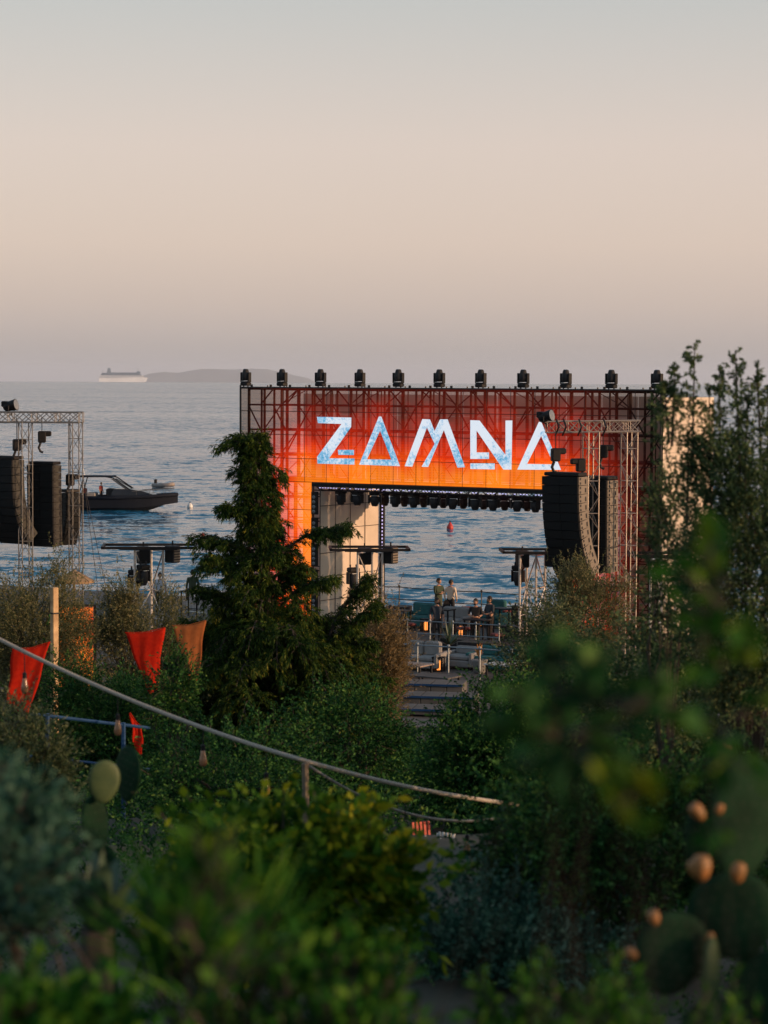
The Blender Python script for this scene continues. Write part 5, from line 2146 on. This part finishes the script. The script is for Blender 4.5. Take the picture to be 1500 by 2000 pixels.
def pad(root, c, w, h, th, yaw, roll, m):
    """Egg-shaped flat pad; c is its centre in root space."""
    rot = Matrix.Rotation(yaw, 3, 'Z') @ Matrix.Rotation(roll, 3, 'Y')
    n_, k = 16, 10
    vs, fs = [], []
    for i in range(k + 1):
        t = math.pi * (i + .03) / (k + .06)
        z = -math.cos(t)
        r_ = math.sin(t)
        for j in range(n_):
            an = 2 * math.pi * j / n_
            wx = w / 2 * r_ * (1 + .16 * z)
            p = Vector((wx * math.cos(an), th / 2 * r_ ** .6 * math.sin(an), h / 2 * z))
            vs.append(Vector(c) + rot @ p)
    for i in range(k):
        for j in range(n_):
            q = (j + 1) % n_
            fs.append((i * n_ + j, i * n_ + q, (i + 1) * n_ + q, (i + 1) * n_ + j))
    b = MB(); b._add(vs, fs)
    o = b.build('pad', m, root, smooth=True)
    # spine cushions in rows over both faces
    a = MB()
    for s in (-1, 1):
        for iz in range(-3, 4):
            for ix in range(-2, 3):
                x = (ix + .5 * (iz % 2)) * w * .17
                z = iz * h * .125
                if (x / (w / 2)) ** 2 + (z / (h / 2)) ** 2 > .75:
                    continue
                yy = s * th / 2 * (max(0, 1 - (x / (w / 2)) ** 2 - (z / (h / 2)) ** 2)) ** .3
                a.lathe([(.0022, -.001), (.0018, .002)], Vector(c) + rot @ Vector((x, yy, z)), 5, rot @ Matrix.Rotation(R(90) * s, 3, 'X').inverted())
                a.bar(Vector(c) + rot @ Vector((x, yy, z)), Vector(c) + rot @ Vector((x + .002, yy + s * .014, z + .004)), .0006, 3, .0002, cap=False)
    tag(a.build('spines', mat('pale_spines', (.16, .15, .10), .7), o), kind='stuff')
    return o


def pear(name, label, px, py_g, d, pads, fruits):
    c0 = at(px, py_g, d)
    zg = gz(c0.x, d)
    root = empty(name, (c0.x, d, zg))
    tag(root, label, 'cactus')
    o0 = Vector(root.location)
    s = d / F
    for (x, y, w, h, yaw, roll, m, dd) in pads:
        p = at(x, y, d + dd) - o0
        pad(root, p, w * s * 1.02, h * s * 1.02, .035, R(yaw), R(roll), m)
    low = max(pads, key=lambda q: q[1])
    p = at(low[0], low[1], d) - o0
    MB().tube([(p.x * .5, .02, -.1), (p.x * .8, .02, p.z * .4), (p.x, .02, p.z)], [.07, .06, .045], 8).build('stem', PEAR, root)
    for (x, y, r_, tl) in fruits:
        p = at(x, y, d - .01) - o0
        rot = Matrix.Rotation(R(tl), 3, 'Y')
        b = MB()
        k = r_ * s * .74
        b.lathe([(k * .35, -k * 1.35), (k * .75, -k * .9), (k, 0), (k * .92, k * .7), (k * .7, k * 1.15), (k * .55, k * 1.2), (k * .2, k * 1.08)], p, 12, rot)
        b.build('fruit', FRUIT, root, smooth=True)


pear('prickly_pear', 'prickly pear with one pale yellowish pad behind the lower left bushes', 215, 1750, 13,
     [(203, 1527, 62, 84, 15, 4, PEARY, -.05), (250, 1512, 84, 112, -50, 10, PEAR, .1), (186, 1618, 58, 130, 35, -6, PEAR, 0), (205, 1715, 60, 130, -25, 3, PEAR, .03)], [])
pear('prickly_pear', 'large prickly pear with orange fruits at the right edge', 1400, 2050, 6.4,
     [(1312, 1862, 150, 165, 12, 12, PEAR, 0), (1432, 1790, 170, 175, -8, -14, PEAR, .06), (1388, 1925, 62, 190, 58, 2, PEARY, -.04), (1452, 1600, 150, 260, 20, 6, PEAR, .15),
      (1500, 1950, 150, 190, -20, -6, PEAR, .05), (1362, 1650, 80, 150, 48, -8, PEAR, .2), (1400, 2030, 150, 170, 5, 0, PEAR, .04)],
     [(1415, 1467, 20, 10), (1362, 1585, 19, -40), (1406, 1580, 11, 20), (1370, 1694, 27, 0), (1356, 1696, 18, -12), (1442, 1703, 21, 8), (1277, 1793, 18, -15), (1237, 1863, 18, -75), (1387, 1832, 12, 10)])


# ------------------------------------------------------------------ flags, posts, fence, festoon cable
def post(name, label, px, y0, y1, d, r, m, cat='post', square=False):
    a = at(px, y0, d)
    zg = gz(a.x, d)
    o = empty(name, (a.x, d, zg))
    tag(o, label, cat)
    if square:
        MB().cbox((0, 0, (a.z - zg) / 2 - .1), (r * 2, r * 2, a.z - zg + .2), .012).build('shaft', m, o)
        MB().box((0, 0, (a.z - zg) * .86), (r * 2 + .012, r * 2 + .012, .035)).build('band', CHARC, o)
        o.rotation_euler.z = R(38)
    else:
        MB().tube([(0, 0, -.2), (.01, 0, (a.z - zg) * .5), (0, 0, a.z - zg)], [r * 1.1, r, r * .95], 8).build('shaft', m, o)
        MB().lathe([(r * 1.05, -.03), (r * 1.1, 0), (r * .6, .015)], (0, 0, a.z - zg), 8).build('cap', m, o)
    return o


post('timber_post', 'square sunlit timber post at the left before the olive', 106, 1147, 1360, 53, .07, WOOD, square=True)
post('cable_pole', 'grey weathered pole holding the festoon cable', 596, 1492, 1650, 23, .034, WOODD)


def flag(label, pts, d, m, seed):
    """Hanging cloth: pts are the outline corners in the view, top edge first; rippled sheet with thickness."""
    rng = np.random.default_rng(seed)
    P = [at(x, y, d) for x, y in pts]
    tl, tr, br, bl = P
    k = 12
    vs, fs = [], []
    for j in range(k + 1):
        for i in range(k + 1):
            u, t = i / k, j / k
            p = tl.lerp(tr, u).lerp(bl.lerp(br, u), t)
            rip = .022 * math.sin(u * 5 + t * 3 + seed) * (.3 + t) + .006 * math.sin(u * 17 + t * 5 + seed * 2)
            p = p + Vector((.012 * math.sin(t * 9 + seed), rip, -.035 * math.sin(math.pi * u) * (1 - t)))
            vs.append(p)
    for j in range(k):
        for i in range(k):
            q = j * (k + 1) + i
            fs.append((q, q + 1, q + k + 2, q + k + 1))
    c = tl.lerp(tr, .5)
    root = empty('hanging_flag', c)
    tag(root, label, 'flag')
    b = MB(); b._add([p - c for p in vs], fs)
    o = b.build('cloth', m, root, smooth=True)
    sm = o.modifiers.new('thickness', 'SOLIDIFY')
    sm.thickness = .006
    MB().tube([tl - c + Vector((0, 0, .005)), (tl + tr) / 2 - c - Vector((0, 0, .03)), tr - c + Vector((0, 0, .005))], .006, 5).build('hem_cord', m, root)
    return root


flag('bright red triangular flag hanging in the middle of the left side', [(244, 1236), (322, 1226), (306, 1352), (290, 1354)], 38, REDF, 1)
flag('faded orange cloth flag right of the bright red flag', [(336, 1222), (402, 1212), (386, 1332), (372, 1330)], 37.5, ORGF, 2)
flag('dull red flag at the left edge behind the cable', [(24, 1268), (98, 1254), (54, 1404), (14, 1372)], 34, REDF, 3)
flag('narrow dark red strip of cloth below the bright red flag', [(254, 1392), (278, 1420), (279, 1482), (262, 1460)], 33, REDF, 4)


def fence():
    d = 31.0
    p0, p1 = at(58, 1394, d), at(292, 1422, d + .8)
    o = empty('tube_fence', (p0.x, d, gz(p0.x, d)))
    tag(o, 'blue tube fence below the left flags', 'fence')
    o0 = Vector(o.location)
    MB().bar(p0 - o0, p1 - o0, .022, 7).build('top_rail', DENIMB, o)
    MB().bar(p0 - o0 - Vector((0, 0, .55)), p1 - o0 - Vector((0, 0, .55)), .018, 7).build('lower_rail', DENIMB, o)
    for px in (92, 240):
        p = p0.lerp(p1, (px - 58) / 234.0)
        MB().bar(Vector((p.x, p.y, gz(p.x, p.y) - .1)) - o0, p - o0 + Vector((0, 0, .03)), .03, 7).build('post', DENIMB, o)


fence()


def festoon():
    d0, d1, d2 = 25.0, 23.0, 25.5
    A, Bp, C = at(-40, 1228, d0), at(596, 1486, d1), at(1012, 1571, d2)
    o = empty('festoon_cable', Bp)
    tag(o, 'pale thick festoon cable with hanging bulbs crossing from left to lower middle', 'light string')

    def sag(p, q, s, k=28):
        return [p.lerp(q, t) - Vector((0, 0, s * 4 * t * (1 - t))) for t in np.linspace(0, 1, k)]
    P1 = sag(A, Bp, .10)
    P2 = sag(Bp, C, .05)
    MB().tube([p - Bp for p in P1 + P2[1:]], .022, 8).build('cable', ROPE, o, smooth=True)
    E = at(992, 1594, d2)
    P3 = sag(at(604, 1496, d1), E, .23)
    MB().tube([p - Bp for p in P3], .015, 7).build('slack_cable', mat('grey_cable', (.2, .2, .19), .7, 0, (.13, .13, .125), 30), o, smooth=True)
    tot = P1 + P2 + P3
    for (px, py) in ((48, 1338), (228, 1420), (386, 1480), (530, 1535), (793, 1640), (918, 1655)):
        best = min(tot, key=lambda p: abs(p.x - at(px, py, p.y).x))
        q = at(px, py, best.y)
        q.x = best.x
        b = MB().lathe([(.021, .075), (.024, .045), (.034, -.005), (.040, -.042), (.034, -.072), (.014, -.088)], q - Bp, 12)
        bo = b.build('bulb', BULBM, o, smooth=True)
        MB().lathe([(.016, .06), (.022, .07), (.022, .12), (.01, .135)], q - Bp, 8).build('socket', BLACK, bo)
        MB().bar(q - Bp + Vector((0, 0, .13)), best - Bp, .005, 5).build('drop_wire', BLACK, bo)


festoon()


def parasol():
    d = 76.0
    c = at(145, 1112, d)
    o = empty('straw_parasol', (c.x, d, TZ))
    tag(o, 'straw parasol roof half hidden behind the left olive tree', 'parasol')
    z = c.z - TZ
    STRAW = mat('straw_thatch', (.30, .20, .11), .9, 0, (.18, .11, .06), 14, .5)
    for i in range(10):
        a0, a1 = 2 * math.pi * i / 10, 2 * math.pi * (i + 1) / 10 - .02
        b = MB()
        r_ = .62
        b._add([(0, 0, z), (r_ * math.cos(a0), r_ * math.sin(a0), z - .34), (r_ * math.cos(a1), r_ * math.sin(a1), z - .36), (0, 0, z - .05),
                (r_ * math.cos(a0), r_ * math.sin(a0), z - .42), (r_ * math.cos(a1), r_ * math.sin(a1), z - .43)],
               [(0, 1, 2), (3, 5, 4), (1, 4, 5, 2), (0, 3, 4, 1), (0, 2, 5, 3)])
        b.build('thatch_segment', STRAW, o)
    MB().bar((0, 0, 0), (0, 0, z), .04, 7).build('pole', WOODD, o)


parasol()


def rocks():
    rng = np.random.default_rng(8)
    m = mat('pale_limestone', (.30, .285, .26), .9, 0, (.16, .155, .145), 5, .6)
    lab = ['flat pale stone in the dark gap, lower middle', 'pale slab stone left of the teal shrub', 'small pale stone beside the slab', 'pale stone behind the left bushes', 'long pale stone behind the left bushes']
    for (px, py, w), lb in zip(((735, 1840, .5), (770, 1822, .4), (700, 1865, .3), (50, 1680, .5), (90, 1650, .6)), lab):
        v = ray(px, py)
        t = 5.0
        p = Vector((0, 0, H))
        while t < 60:
            p = Vector((0, 0, H)) + v * t
            if p.z < gz(p.x, p.y):
                break
            t += .1
        o = MB()
        n_, k = 9, 5
        vs, fs = [], []
        for i in range(k + 1):
            th = math.pi * (i + .05) / (k + .1)
            for j in range(n_):
                an = 2 * math.pi * j / n_
                q = 1 + rng.normal(0, .12)
                vs.append((w * .5 * math.sin(th) * math.cos(an) * q, w * .4 * math.sin(th) * math.sin(an) * q, w * .2 * math.cos(th) * q))
        for i in range(k):
            for j in range(n_):
                q = (j + 1) % n_
                fs.append((i * n_ + j, (i + 1) * n_ + j, (i + 1) * n_ + q, i * n_ + q))
        o._add(vs, fs)
        ob = o.build('stone', m)
        ob.location = (p.x, p.y, gz(p.x, p.y) + w * .05)
        tag(ob, lb, 'stone')


rocks()


def side_screen():
    d = 67.0
    a = at(112, 1185, d)
    b_ = at(182, 1345, d)
    zg = gz(a.x, d)
    o = empty('led_side_screen', ((a.x + b_.x) / 2, d, zg), R(6))
    tag(o, 'glowing orange screen seen through the olive behind the timber post', 'screen')
    w, z0, z1 = b_.x - a.x, max(b_.z, zg + .1) - zg, a.z - zg
    m = bpy.data.materials.new('orange_led')
    m.use_nodes = True
    n, l = m.node_tree.nodes, m.node_tree.links
    bs = n['Principled BSDF']
    bs.inputs['Base Color'].default_value = (.02, .02, .02, 1)
    tc = n.new('ShaderNodeTexCoord')
    nz = n.new('ShaderNodeTexNoise')
    nz.inputs['Scale'].default_value = 1.4
    nz.inputs['Detail'].default_value = 5
    l.new(tc.outputs['Object'], nz.inputs['Vector'])
    rp = n.new('ShaderNodeValToRGB')
    rp.color_ramp.elements[0].position = .35
    rp.color_ramp.elements[1].position = .65
    rp.color_ramp.elements[0].color = (.75, .06, .004, 1)
    rp.color_ramp.elements[1].color = (1.1, .28, .015, 1)
    l.new(nz.outputs[0], rp.inputs[0])
    l.new(rp.outputs[0], bs.inputs['Emission Color'])
    bs.inputs['Emission Strength'].default_value = 1.1
    k = 4
    for j in range(k):
        h = (z1 - z0) / k
        MB().box((0, 0, z0 + (j + .5) * h), (w, .06, h - .015)).build('led_panel', m, o)
    f = MB()
    for x in (-1, 1):
        f.box((x * (w / 2 + .05), .08, z1 / 2), (.07, .07, z1))
    f.box((0, .08, z1 + .03), (w + .16, .07, .06))
    f.build('frame', BLACK, o)


side_screen()


def deck_chair(px, py, d, yaw, m, label):
    c = at(px, py, d)
    zg = gz(c.x, d)
    o = empty('deck_chair', (c.x, d, c.z - .35), yaw)
    tag(o, label, 'chair')
    MB().box((0, 0, .42), (.44, .44, .03)).build('seat', m, o)
    for k in range(5):
        MB().box((-.18 + k * .09, .22, .68), (.05, .025, .48), Matrix.Rotation(R(-10), 3, 'X')).build('back_slat', m, o)
    for x in (-.2, .2):
        for y in (-.19, .2):
            MB().bar((x, y, -(c.z - .35 - zg) / .6), (x, y, .41), .018, 5).build('leg', m, o)
    o.scale = (.6, .6, .6)
    return o


RCH = mat('red_lacquered_wood', (.55, .06, .03), .5, 0, (.42, .04, .02), 12)
deck_chair(832, 1640, 30.0, R(25), RCH, 'small red chair glimpsed in the dark gap under the slack cable')
deck_chair(857, 1662, 29.0, R(-40), WHITEP, 'small white chair glimpsed beside the red one in the dark gap')
